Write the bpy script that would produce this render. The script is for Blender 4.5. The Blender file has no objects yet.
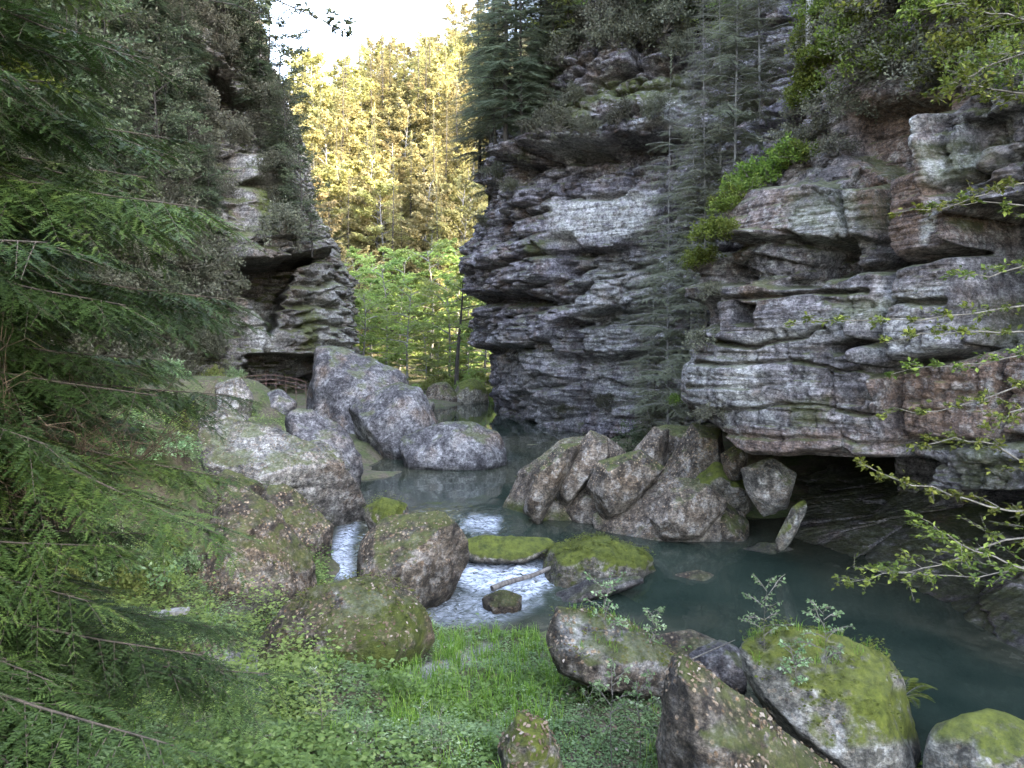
import bpy, math
import numpy as np
from mathutils import Vector, Matrix
SUN_EL, SUN_AZ, SUN_STR, SUN_COL = 28.0, 112.0, 2.0, (1.0, .85, .56)
SKY_STR, SKY_DUST, SKY_SAT, EXPO = .15, 2.5, .68, 4.15

# ------------------------------------------------------------------ basics
F = 1024 * 26.0 / 36.0
HY, CH = 340.0, 6.0                      # horizon row of the photograph, eye height above the lower pool
C = bpy.context.scene.collection
rng = np.random.default_rng(7)

def P(px, py, Y):
    return np.array([(px - 512) / F * Y, Y, CH - (py - HY) / F * Y])

def G(px, py, z=0.0):                    # where the sight line through a pixel meets height z
    return P(px, py, (CH - z) * F / (py - HY))

def unit(v):
    v = np.asarray(v, float)
    return v / np.maximum(np.linalg.norm(v, axis=-1, keepdims=True), 1e-9)

def sstep(a, b, x):
    t = np.clip((x - a) / (b - a), 0, 1)
    return t * t * (3 - 2 * t)

def hsh(*k):                             # integer hash -> [0,1)
    h = np.zeros(np.broadcast(*[np.asarray(a) for a in k]).shape, np.uint64) + np.uint64(0x9E3779B97F4A7C15)
    for a in k:
        a = np.asarray(a).astype(np.int64).astype(np.uint64)
        h = (h ^ a) * np.uint64(0xBF58476D1CE4E5B9)
        h = h ^ (h >> np.uint64(29))
        h = h * np.uint64(0x94D049BB133111EB)
        h = h ^ (h >> np.uint64(32))
    return (h >> np.uint64(11)).astype(float) / float(1 << 53)

def vnoise(p, seed=0):                   # smooth value noise in [-1,1]
    p = np.asarray(p, float)
    i = np.floor(p).astype(np.int64); f = p - i
    u = f * f * f * (f * (f * 6 - 15) + 10)
    out = 0
    for dx in (0, 1):
        for dy in (0, 1):
            for dz in (0, 1):
                w = (u[..., 0] if dx else 1 - u[..., 0]) * (u[..., 1] if dy else 1 - u[..., 1]) * (u[..., 2] if dz else 1 - u[..., 2])
                out = out + w * hsh(i[..., 0] + dx, i[..., 1] + dy, i[..., 2] + dz, seed)
    return out * 2 - 1

def fbm(p, oct=4, seed=0, gain=.5, ridged=False):
    p = np.asarray(p, float); a, s, out = 1.0, 0.0, 0.0
    for o in range(oct):
        n = vnoise(p * (2.03 ** o) + 17.3 * o, seed + o)
        if ridged: n = 1 - 2 * np.abs(n)
        out = out + a * n; s += a; a *= gain
    return out / s

def col3(x, y=0., z=0.):
    x, y, z = np.broadcast_arrays(np.asarray(x, float), y, z)
    return np.stack([x, y, z], -1)

def mesh(name, V, faces, mat=None, smooth=True, attrs=None):
    """faces: a list of (n,3)/(n,4) index arrays."""
    me = bpy.data.meshes.new(name)
    V = np.ascontiguousarray(V, np.float32)
    if not isinstance(faces, (list, tuple)): faces = [faces]
    faces = [np.asarray(f, np.int32) for f in faces if len(f)]
    nl = sum(f.size for f in faces); npoly = sum(len(f) for f in faces)
    me.vertices.add(len(V)); me.vertices.foreach_set('co', V.ravel())
    me.loops.add(nl); me.loops.foreach_set('vertex_index', np.concatenate([f.ravel() for f in faces]))
    sizes = np.concatenate([np.full(len(f), f.shape[1], np.int32) for f in faces])
    me.polygons.add(npoly)
    me.polygons.foreach_set('loop_start', np.concatenate([[0], np.cumsum(sizes)[:-1]]).astype(np.int32))
    me.update(calc_edges=True)
    me.polygons.foreach_set('use_smooth', np.full(npoly, bool(smooth)))
    for k, v in (attrs or {}).items():
        a = me.attributes.new(k, 'FLOAT', 'POINT'); a.data.foreach_set('value', np.ascontiguousarray(v, np.float32))
    if mat is not None: me.materials.append(mat)
    me.validate(clean_customdata=False)
    return me

def obj(name, me, parent=None, loc=None):
    o = bpy.data.objects.new(name, me); C.objects.link(o)
    if parent is not None: o.parent = parent
    if loc is not None: o.location = Vector([float(a) for a in loc])
    return o

def thing(name, label, cat, loc=(0, 0, 0), me=None, group=None, rotz=0.0, scale=1.0, kind=None):
    o = obj(name, me, None, loc); o.rotation_euler.z = rotz; o.scale = (scale,) * 3
    o['label'] = label; o['category'] = cat
    if group: o['group'] = group
    if kind: o['kind'] = kind
    return o

def dup(root, loc, rotz=0., scale=1., label=None, group=None, sxyz=None):
    r = root.copy(); C.objects.link(r)
    r.location = Vector([float(a) for a in loc]); r.rotation_euler.z = rotz
    r.scale = sxyz if sxyz else (scale,) * 3
    if label: r['label'] = label
    if group: r['group'] = group
    for ch in list(root.children):
        c = ch.copy(); C.objects.link(c); c.parent = r
        for g in list(ch.children):
            d = g.copy(); C.objects.link(d); d.parent = c
    return r

# ------------------------------------------------------------------ materials
class NT:
    def __init__(s, name):
        s.m = bpy.data.materials.new(name); s.m.use_nodes = True
        s.t = s.m.node_tree; s.t.nodes.clear()
        s.out = s.t.nodes.new('ShaderNodeOutputMaterial')
    def n(s, typ, ins=None, **kw):
        nd = s.t.nodes.new(typ)
        for k, v in kw.items(): setattr(nd, k, v)
        for k, v in (ins or {}).items():
            if isinstance(v, bpy.types.NodeSocket): s.t.links.new(v, nd.inputs[k])
            else: nd.inputs[k].default_value = v
        return nd
    def math(s, op, a, b=0.0, clamp=False):
        return s.n('ShaderNodeMath', {0: a, 1: b}, operation=op, use_clamp=clamp).outputs[0]
    def mix(s, fac, a, b, blend='MIX'):
        nd = s.n('ShaderNodeMix', data_type='RGBA', blend_type=blend)
        for k, v in ((0, fac), (6, a), (7, b)):
            if isinstance(v, bpy.types.NodeSocket): s.t.links.new(v, nd.inputs[k])
            else: nd.inputs[k].default_value = (*v, 1) if k > 0 and len(v) == 3 else v
        return nd.outputs[2]
    def ramp(s, fac, stops):
        nd = s.n('ShaderNodeValToRGB', {0: fac}); e = nd.color_ramp.elements
        while len(e) < len(stops): e.new(0.5)
        for i, (p, c) in enumerate(stops):
            e[i].position = p; e[i].color = (*c, 1) if hasattr(c, '__len__') else (c, c, c, 1)
        return nd.outputs[0]
    def noise(s, vec, scale, detail=4, rough=.55, dist=0.):
        return s.n('ShaderNodeTexNoise', {'Vector': vec, 'Scale': scale, 'Detail': detail, 'Roughness': rough, 'Distortion': dist}).outputs[0]
    def mapping(s, vec, sc, rot=(0, 0, 0)):
        return s.n('ShaderNodeMapping', {'Vector': vec, 'Scale': sc, 'Rotation': rot}).outputs[0]
    def attr(s, name):
        return s.n('ShaderNodeAttribute', attribute_name=name).outputs['Fac']
    def done(s, shader):
        s.t.links.new(shader, s.out.inputs[0]); return s.m

def rock_mat(name, dark, mid, light, moss=.5, mossth=.45, pale=.3, strata=1.0, brown=(.16, .10, .06), tilt=0.0, litter=0.0, mosscol=((.028, .038, .007), (.11, .13, .02)), bump=.9):
    t = NT(name)
    oc = t.n('ShaderNodeTexCoord').outputs['Object']
    geo = t.n('ShaderNodeNewGeometry').outputs['Normal']
    nz = t.n('ShaderNodeSeparateXYZ', {0: geo}).outputs[2]
    st = t.noise(t.mapping(oc, (.35, .35, 3.2), (tilt, 0, 0)), 1.3, 8, .62, .6)
    big = t.noise(oc, .33, 5, .6)
    med = t.noise(oc, 2.1, 7, .65, .3)
    v = t.math('ADD', t.math('MULTIPLY', st, .45 * strata), t.math('ADD', t.math('MULTIPLY', big, .5), t.math('MULTIPLY', med, .55 + .45 * (1 - strata))))
    v = t.math('MULTIPLY', v, 1 / 1.5)
    base = t.ramp(v, [(.40, dark), (.5, mid), (.60, light)])
    base = t.mix(t.math('MULTIPLY', t.ramp(t.noise(oc, .8, 4, .6), [(.5, 0), (.68, 1)]), .55), base, brown)
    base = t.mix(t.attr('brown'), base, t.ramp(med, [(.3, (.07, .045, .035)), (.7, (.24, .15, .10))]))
    # vertical weather streaks
    sk = t.noise(t.mapping(oc, (2.2, 2.2, .22)), 1.2, 5, .6, .4)
    base = t.mix(t.math('MULTIPLY', t.ramp(sk, [(.52, 0), (.66, 1)]), .45), base, (.05, .046, .05))
    # pale lichen crusts
    lc = t.math('MULTIPLY', t.ramp(t.noise(oc, 3.3, 8, .72, .4), [(.5, 0), (.6, 1)]), t.ramp(t.noise(oc, .55, 3), [(.38, 0), (.62, 1)]))
    lc = t.math('MAXIMUM', t.math('MULTIPLY', lc, pale), t.math('MULTIPLY', t.attr('pale'), t.ramp(t.noise(oc, 2.2, 8, .7), [(.36, 0), (.54, 1)])))
    base = t.mix(lc, base, (.50, .50, .49))
    spk = t.ramp(t.noise(oc, 14, 4, .7), [(.56, 0), (.66, 1)])
    base = t.mix(t.math('MULTIPLY', spk, .35), base, light)
    if litter > 0:
        vo = t.n('ShaderNodeTexVoronoi', {'Vector': oc, 'Scale': 13.0, 'Randomness': 1.0})
        lf = t.math('MULTIPLY', t.ramp(vo.outputs['Distance'], [(.30, 1), (.42, 0)]), t.ramp(vo.outputs['Color'], [(.45, 0), (.55, litter)]))
        lf = t.math('MULTIPLY', lf, t.ramp(nz, [(.05, 0), (.4, 1)]))
        base = t.mix(lf, base, t.ramp(t.noise(oc, 9, 2), [(.35, (.17, .10, .05)), (.65, (.42, .33, .24))]))
    grit = t.ramp(t.noise(oc, 6.5, 10, .78, .2), [(.36, (.22, .22, .24)), (.46, (.8, .8, .8)), (.62, (1.75, 1.75, 1.72))])
    base = t.mix(1.0, base, grit, 'MULTIPLY')
    grit2 = t.ramp(t.noise(t.mapping(oc, (1, 1, 1.8)), 15, 7, .75, .3), [(.34, (.30, .30, .31)), (.48, (.9, .9, .9)), (.64, (1.6, 1.6, 1.58))])
    base = t.mix(1.0, base, grit2, 'MULTIPLY')
    seam = t.ramp(t.noise(t.mapping(oc, (.5, .5, 9), (tilt, 0, 0)), 1.0, 6, .65, .8), [(.36, (.45, .45, .46)), (.43, (1, 1, 1))])
    base = t.mix(strata * .8, base, seam, 'MULTIPLY')
    # moss
    mm = t.math('ADD', nz, t.math('MULTIPLY', t.math('SUBTRACT', t.noise(oc, 1.1, 6, .62), .5), 2.2))
    mm = t.math('MULTIPLY', t.ramp(mm, [(max(0, mossth), 0), (min(1, mossth + .25), 1)]), moss)
    mm = t.math('MAXIMUM', mm, t.math('MULTIPLY', t.attr('moss'), t.ramp(t.noise(oc, 3.0, 6, .65), [(.34, 0), (.50, 1)])))
    mc = t.ramp(t.noise(oc, 5.5, 6, .7), [(.32, mosscol[0]), (.68, mosscol[1])])
    base = t.mix(mm, base, mc)
    pz = t.n('ShaderNodeSeparateXYZ', {0: t.n('ShaderNodeNewGeometry').outputs['Position']}).outputs[2]
    wet = t.ramp(t.math('ADD', pz, t.math('MULTIPLY', med, .5)), [(.60, 1), (.88, 0)])
    base = t.mix(t.math('MULTIPLY', wet, .65), base, t.mix(1.0, base, (.25, .25, .22), 'MULTIPLY'))
    fine = t.math('ADD', t.math('MULTIPLY', st, 2.0 * strata), t.math('ADD', t.math('MULTIPLY', t.noise(t.mapping(oc, (1, 1, 1 + strata)), 4.5, 10, .75), .8), t.math('MULTIPLY', t.noise(oc, 22, 5, .75), .35)))
    bmp = t.n('ShaderNodeBump', {'Strength': bump, 'Distance': .16, 'Height': fine}).outputs[0]
    p = t.n('ShaderNodeBsdfPrincipled', {'Base Color': base, 'Roughness': .82, 'Normal': bmp, 'Specular IOR Level': .35})
    return t.done(p.outputs[0])

def leaf_mat(name, c1, c2, c3=None, trans=.35, rough=.55, vary=.25):
    t = NT(name)
    r = t.attr('rnd')
    base = t.ramp(r, [(0, c1), (.7, c2), (1, c3 or c2)])
    oi = t.n('ShaderNodeObjectInfo').outputs['Random']
    base = t.n('ShaderNodeHueSaturation', {'Hue': t.math('ADD', t.math('MULTIPLY', oi, .05), .475), 'Saturation': 1.0,
                                           'Value': t.math('ADD', t.math('MULTIPLY', oi, 2 * vary), 1 - vary), 'Color': base}).outputs[0]
    p = t.n('ShaderNodeBsdfPrincipled', {'Base Color': base, 'Roughness': rough, 'Specular IOR Level': .25})
    tr = t.n('ShaderNodeBsdfTranslucent', {'Color': base})
    mx = t.n('ShaderNodeMixShader', {0: trans, 1: p.outputs[0], 2: tr.outputs[0]})
    return t.done(mx.outputs[0])

def bark_mat(name, c1, c2, sc=6.0):
    t = NT(name)
    oc = t.n('ShaderNodeTexCoord').outputs['Object']
    n = t.noise(t.mapping(oc, (3, 3, .6)), sc, 6, .65)
    b = t.n('ShaderNodeBump', {'Strength': .5, 'Distance': .03, 'Height': n}).outputs[0]
    p = t.n('ShaderNodeBsdfPrincipled', {'Base Color': t.ramp(n, [(.35, c1), (.65, c2)]), 'Roughness': .85, 'Normal': b})
    return t.done(p.outputs[0])

M = {}
M['right_rock'] = rock_mat('pale_sandstone', (.034, .03, .032), (.13, .116, .122), (.34, .315, .335), moss=.6, mossth=.62, pale=.45)
M['middle_rock'] = rock_mat('grey_sandstone', (.03, .027, .034), (.125, .113, .135), (.36, .335, .375), moss=.55, mossth=.66, pale=.5)
M['left_rock'] = rock_mat('weathered_sandstone', (.05, .046, .045), (.14, .13, .125), (.30, .285, .28), moss=.75, mossth=.5, pale=.35)
M['pale_boulder'] = rock_mat('pale_boulder_rock', (.030, .027, .030), (.095, .089, .094), (.26, .25, .255), moss=.6, mossth=.8, pale=.22, strata=.3)
M['grey_boulder'] = rock_mat('grey_boulder_rock', (.045, .041, .037), (.14, .127, .113), (.34, .32, .30), moss=.7, mossth=.72, pale=.5, strata=.4, litter=.5)
M['brown_boulder'] = rock_mat('brown_boulder_rock', (.026, .020, .014), (.074, .058, .042), (.19, .158, .125), moss=.75, mossth=.55, pale=.3, strata=.35, litter=1.0)
M['slab'] = rock_mat('reddish_slab_rock', (.036, .027, .021), (.13, .102, .078), (.29, .25, .21), moss=.6, mossth=.74, pale=.35, strata=.5, litter=.7)
M['mossy_boulder'] = rock_mat('mossy_boulder_rock', (.05, .045, .035), (.13, .115, .09), (.28, .26, .22), moss=1.0, mossth=.28, pale=.3, strata=.3, litter=.35, mosscol=((.035, .048, .008), (.15, .17, .025)))
M['light_mossy_boulder'] = rock_mat('light_mossy_boulder_rock', (.055, .051, .042), (.16, .149, .125), (.33, .31, .27), moss=.95, mossth=.48, pale=.4, strata=.25, litter=.3, mosscol=((.05, .065, .01), (.19, .21, .03)))

# ------------------------------------------------------------------ rock faces
def chaikin(p, n=2):
    for _ in range(n):
        q = np.empty((2 * len(p), 2)); q[0], q[-1] = p[0], p[-1]
        q[1:-1:2] = p[:-1] * .75 + p[1:] * .25; q[2:-1:2] = p[:-1] * .25 + p[1:] * .75
        p = q
    return p

def poly_mask(px, py, poly, soft):
    """1 inside the polygon, fading to 0 within `soft` pixels outside its edge."""
    poly = np.asarray(poly, float); n = len(poly)
    d2 = np.full(px.shape, 1e18); ins = np.zeros(px.shape, bool)
    for i in range(n):
        a, b = poly[i], poly[(i + 1) % n]
        e = b - a; wx, wy = px - a[0], py - a[1]
        t = np.clip((wx * e[0] + wy * e[1]) / max(e @ e, 1e-9), 0, 1)
        d2 = np.minimum(d2, (wx - t * e[0]) ** 2 + (wy - t * e[1]) ** 2)
        c = ((a[1] > py) != (b[1] > py)) & (px < (b[0] - a[0]) * (py - a[1]) / (b[1] - a[1] + 1e-12) + a[0])
        ins ^= c
    d = np.sqrt(d2) * np.where(ins, -1, 1)
    return 1 - sstep(-soft * .5, soft * .5, d)

def line_mask(px, py, pts, w):
    pts = np.asarray(pts, float); d2 = np.full(px.shape, 1e18)
    for a, b in zip(pts[:-1], pts[1:]):
        e = b - a; wx, wy = px - a[0], py - a[1]
        t = np.clip((wx * e[0] + wy * e[1]) / max(e @ e, 1e-9), 0, 1)
        d2 = np.minimum(d2, (wx - t * e[0]) ** 2 + (wy - t * e[1]) ** 2)
    return np.exp(-d2 / (w * w))

def strata(s, z, seed, tmin, tmax, wmin, wmax, amp, groove, crack, bulge, tilt=0.0, warp=.3):
    r = np.random.default_rng(seed)
    zz = z + tilt * s + warp * vnoise(col3(s * .13, z * .12, seed), seed) + .12 * warp * vnoise(col3(s * .9, z * .5, seed), seed + 1)
    colm = np.floor(s / (wmax * .9) + .22 * vnoise(col3(s * .4, z * .5, seed), seed + 21))
    zz = zz + 1.3 * tmax * (hsh(colm, seed + 22) - .5) + .5 * tmax * (hsh(np.floor(s / (wmax * .37) + .3 * vnoise(col3(s * .5, z * .4, seed), seed + 23)), seed + 24) - .5)
    lo, hi = zz.min() - 1, zz.max() + 1
    b = [lo]
    while b[-1] < hi: b.append(b[-1] + tmin + (tmax - tmin) * r.random() ** 1.6)
    b = np.array(b); i = np.clip(np.searchsorted(b, zz) - 1, 0, len(b) - 2)
    th = (b[i + 1] - b[i]); t = (zz - b[i]) / th
    w = wmin + (wmax - wmin) * hsh(i, seed + 5)
    u = s / w + hsh(i, seed + 6) * 50 + .18 * vnoise(col3(s * .6, z * .8, seed + 3), seed + 9)
    j = np.floor(u); tu = u - j
    p = hsh(i, j, seed) * .55 + hsh(i, seed + 2) * .45
    ez = np.minimum(t, 1 - t) * th; es = np.minimum(tu, 1 - tu) * w
    d = amp * (p - .5)
    d = d + bulge * (1 - (2 * t - 1) ** 8) * (.45 + .55 * (1 - (2 * tu - 1) ** 10))
    gw = .035 + .06 * th
    d = d - groove * np.exp(-ez / gw) * (.3 + .7 * hsh(i, seed + 7))
    has = hsh(i, j, seed + 8) > .45
    d = d - crack * np.exp(-es / .065) * has
    return d

def facets(s, z, sx, sz, amp, tiltamp, seed):
    """chipped, tilted faces: a jittered cell pattern, each cell pushed and tipped its own way"""
    u = s / sx + .35 * vnoise(col3(s * .5, z * .5, seed), seed); v = z / sz + .35 * vnoise(col3(s * .5, z * .5, seed + 4), seed + 1)
    iu, iv = np.floor(u), np.floor(v)
    best = np.full(u.shape, 9.); d2 = np.full(u.shape, 9.); val = np.zeros_like(u)
    for a in (-1, 0, 1):
        for b in (-1, 0, 1):
            cu, cv = iu + a, iv + b
            fu = cu + .15 + .7 * hsh(cu, cv, seed + 11); fv = cv + .15 + .7 * hsh(cu, cv, seed + 12)
            d = (u - fu) ** 2 + (v - fv) ** 2
            k = d < best
            h = amp * (hsh(cu, cv, seed + 13) - .5) + tiltamp * ((hsh(cu, cv, seed + 14) - .5) * (u - fu) * 2 - (.15 + .6 * hsh(cu, cv, seed + 15)) * (fv - v) * -1.3)
            d2 = np.where(k, best, np.minimum(d2, d)); best = np.where(k, d, best); val = np.where(k, h, val)
    edge = np.sqrt(d2) - np.sqrt(best)
    return val - .5 * amp * np.exp(-edge / .10)

class Cliff:
    """A layered rock wall along a plan line, with blocks, ledges, hollows and cracks pushed in or out of it."""
    def __init__(s, name, pts, z0, z1, ns, nz, lean, mat, feats, tints, layers, cap, side=1, rel=1., ztop_dense=None, fine_layers=1., s_dense=None):
        p = chaikin(np.asarray(pts, float), 3)
        seg = np.r_[0, np.cumsum(np.linalg.norm(np.diff(p, axis=0), axis=1))]
        S = np.linspace(0, seg[-1], ns)
        if s_dense:
            a_, b_ = s_dense; na = int(ns * .8); nl_ = max(4, int((ns - na) * a_ / (a_ + seg[-1] - b_)))
            S = np.r_[np.linspace(0, a_, nl_, endpoint=False), np.linspace(a_, b_, na, endpoint=False), np.linspace(b_, seg[-1], ns - na - nl_)]
        bx, by = np.interp(S, seg, p[:, 0]), np.interp(S, seg, p[:, 1])
        k = max(3, int(ns * 1.2 / seg[-1] * (2 if s_dense else 1)) | 1)
        tx, ty = np.gradient(bx, S), np.gradient(by, S)
        ker = np.ones(k) / k
        tx = np.convolve(np.pad(tx, k // 2, 'edge'), ker, 'valid'); ty = np.convolve(np.pad(ty, k // 2, 'edge'), ker, 'valid')
        nrm = unit(np.stack([ty, -tx], -1)) * side
        zt = ztop_dense or z1
        nd = int(nz * .88)
        Z = np.r_[np.linspace(z0, zt, nd), np.linspace(zt, z1, nz - nd + 1)[1:]] if z1 > zt else np.linspace(z0, z1, nz)
        s2, z2 = np.meshgrid(S, Z); nx, ny = np.broadcast_to(nrm[:, 0], s2.shape), np.broadcast_to(nrm[:, 1], s2.shape)
        ln = lean(s2, z2)
        X0, Y0 = bx - nx * ln, by - ny * ln
        px, py = 512 + X0 / Y0 * F, HY - (z2 - CH) / Y0 * F
        bad = Y0 < 2; px = np.where(bad, 9999, px)
        d = np.zeros_like(s2)
        for L in layers:
            if L[0] == 'f': d = d + facets(s2, z2, *L[1:])
            elif L[0] == 'm': d = d + strata(s2, z2, *L[1:]) * (.12 + .88 * sstep(-.12, .35, fbm(col3(s2 * .11, z2 * .2, 5.), 3, L[1])))
            else: d = d + strata(s2, z2, *L)
        P3 = np.stack([X0, Y0, z2], -1)
        d = d + .55 * fbm(P3 * .22, 3, 11) + .22 * rel * fbm(P3 * .9, 4, 21) + .05 * fbm(P3 * 3.5, 3, 31, ridged=True)
        dm = .25 * fbm(P3 * .22, 3, 11)
        for f in feats:
            if f[0] == 's':
                k_ = f[2] * poly_mask(px, py, f[1], f[3]); d = d * (1 - k_) + dm * k_
        d = d + .04 * fbm(P3 * 2.2, 4, 33, ridged=True) + fine_layers * strata(s2, z2, 900 + nz, .08, .55, .6, 3.0, .12, .13, .12, .0, -.02, .12)
        dv = np.zeros_like(s2)
        for f in feats:
            wob = 5 * vnoise(np.stack([px / 22, py / 22, np.zeros_like(px)], -1), 77)
            if f[0] == 'p': d = d + f[2] * poly_mask(px + wob, py + wob, f[1], f[3])
            elif f[0] == 'l': d = d + f[2] * line_mask(px + wob * .6, py + wob * .6, f[1], f[3])
            elif f[0] == 'e':       # rounded bulge: centre, radii, height
                (cx, cy), (rx, ry) = f[1], f[3]
                q = 1 - ((px - cx) / rx) ** 2 - ((py - cy) / ry) ** 2
                d = d + f[2] * np.sqrt(np.clip(q, 0, 1))
            elif f[0] == 'v': dv = np.maximum(dv, f[2] * poly_mask(px + wob * .5, py + wob * .5, f[1], f[3]))
            elif f[0] == 'z': d = d + f[1](s2, z2, px, py)
        rl_ = np.maximum(np.hypot(X0, Y0), 1e-6)
        X, Yy = X0 + nx * d + X0 / rl_ * dv, Y0 + ny * d + Y0 / rl_ * dv
        V = np.stack([X, Yy, z2], -1)
        at = {}
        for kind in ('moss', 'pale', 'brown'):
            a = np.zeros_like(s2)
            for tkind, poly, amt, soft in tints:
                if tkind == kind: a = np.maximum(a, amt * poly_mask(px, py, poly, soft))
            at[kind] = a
        # the top runs back level from the brow
        nc = 6
        capV = []
        for q in range(1, nc + 1):
            r = V[-1].copy(); g = (q / nc) ** 1.5 * cap
            r[:, 0] -= nrm[:, 0] * g; r[:, 1] -= nrm[:, 1] * g; r[:, 2] += .12 * g
            capV.append(r)
        V2 = np.concatenate([V, np.stack(capV)], 0)
        n0, n1 = V2.shape[:2]
        idx = np.arange(n0 * n1).reshape(n0, n1)
        q = np.stack([idx[:-1, :-1], idx[:-1, 1:], idx[1:, 1:], idx[1:, :-1]], -1).reshape(-1, 4)
        if side < 0: q = q[:, ::-1]
        A = {k: np.concatenate([a.ravel(), np.zeros(nc * n1)]) for k, a in at.items()}
        s.o = obj(name, mesh(name, V2.reshape(-1, 3), q, mat, True, A))
        s.o['kind'] = 'structure'
        s.V = V.reshape(-1, 3); s.N = np.stack([nx, ny, np.zeros_like(nx)], -1).reshape(-1, 3)
        s.px = 512 + s.V[:, 0] / np.maximum(s.V[:, 1], .5) * F; s.py = HY - (s.V[:, 2] - CH) / np.maximum(s.V[:, 1], .5) * F
    def at(s, px, py, rad=5):
        e = (s.px - px) ** 2 + (s.py - py) ** 2
        k = np.nonzero((e < rad * rad) & (s.V[:, 1] > 2))[0]
        i = k[np.argmin(s.V[k, 1])] if len(k) else int(np.argmin(e + 1e9 * (s.V[:, 1] < 2)))
        return s.V[i].copy(), s.N[i]

# right wall: a great overhanging block close by, with cracked blocks to its right
def right_undercut(s, z, px, py):
    m = sstep(0, 9, py - np.interp(px, [640, 700, 725, 760, 905], [390, 398, 428, 454, 456])) * sstep(560, 690, px) * (1 - sstep(905, 940, px))
    m2 = sstep(488, 500, py) * sstep(895, 925, px)
    foot = sstep(1.7, -.3, z)
    return -(6.5 * m + 4.0 * m2 * (1 - m)) * (1 - .85 * foot)
RF = [('z', right_undercut), ('s', [(700, 290), (840, 275), (900, 280), (903, 450), (760, 450), (702, 395)], .88, 12), ('s', [(900, 120), (965, 100), (975, 245), (905, 262), (892, 230)], .85, 8),
      ('s', [(728, 190), (888, 188), (886, 236), (722, 240)], .8, 8), ('s', [(895, 255), (975, 252), (978, 300), (966, 352), (892, 362)], .75, 6), ('s', [(895, 366), (1005, 350), (1005, 442), (900, 442)], .85, 6), ('s', [(1008, 350), (1100, 340), (1100, 442), (1008, 442)], .7, 6),
      ('s', [(840, 100), (950, 95), (950, 170), (895, 185), (835, 160)], .7, 10),
      ('p', [(728, 236), (845, 238), (850, 262), (830, 284), (720, 282), (715, 250)], -1.7, 9),       # shaded hollow band
      ('e', (765, 258), 1.3, (60, 27)),
      ('p', [(725, 190), (890, 188), (888, 236), (722, 238)], .55, 8),
      ('p', [(698, 285), (840, 268), (905, 275), (905, 452), (760, 452), (700, 395)], .75, 10),
      ('p', [(700, 300), (740, 296), (742, 332), (700, 335)], -.45, 9), ('e', (712, 318), -.8, (8, 13)), ('e', (731, 316), -.7, (7, 10)),
      ('p', [(754, 304), (772, 304), (772, 324), (754, 324)], -1.2, 5),
      ('l', [(892, 120), (890, 190), (884, 268)], -1.5, 6), ('l', [(845, 274), (905, 264), (960, 250)], -1.1, 5),
      ('l', [(850, 346), (905, 343)], -1.0, 4), ('l', [(906, 270), (908, 452)], -.9, 5),
      ('p', [(900, 150), (965, 115), (975, 240), (905, 262), (892, 230)], .5, 9),
      ('p', [(850, 105), (945, 100), (950, 165), (895, 180), (840, 150)], -.9, 14),
      ('p', [(915, 262), (972, 255), (978, 300), (968, 352), (890, 366), (893, 318)], .75, 8),
      ('p', [(968, 250), (1024, 245), (1100, 260), (1080, 350), (990, 345)], -1.5, 14),
      ('p', [(895, 374), (1000, 352), (1002, 438), (903, 440)], .35, 8), ('l', [(1003, 350), (1003, 440)], -.8, 4),
      ('l', [(900, 442), (1030, 440)], -.7, 4), ('l', [(895, 368), (1000, 348)], -.9, 5),
      ('p', [(945, 120), (1060, 60), (1100, 190), (960, 235)], .9, 12), ('l', [(965, 195), (1060, 150)], -.7, 5),
      ('p', [(955, 212), (1100, 195), (1100, 250), (975, 256)], -2.6, 8),
      ('p', [(990, 130), (1060, 105), (1060, 140), (985, 160)], -.6, 8),
      ('p', [(730, 120), (900, 95), (900, 180), (735, 185)], -.3, 12),
      ('l', [(700, 338), (770, 345), (845, 330)], -.4, 1.8), ('l', [(715, 365), (800, 360), (900, 374)], -.3, 1.6), ('l', [(740, 410), (830, 402), (905, 415)], -.3, 1.6), ('l', [(745, 300), (820, 292), (890, 294)], -.45, 2), ('l', [(730, 432), (820, 436), (903, 440)], -.15, 1.8), ('l', [(720, 388), (800, 384)], -.15, 1.8), ('l', [(800, 330), (806, 372)], -.2, 2), ('l', [(846, 372), (850, 412)], -.18, 2), ('l', [(770, 345), (772, 362)], -.2, 2), ('e', (820, 318), .22, (60, 16)), ('e', (735, 385), .3, (40, 30)), ('l', [(850, 236), (845, 192)], -.4, 3), ('l', [(905, 304), (968, 300)], -.5, 3)]
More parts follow.
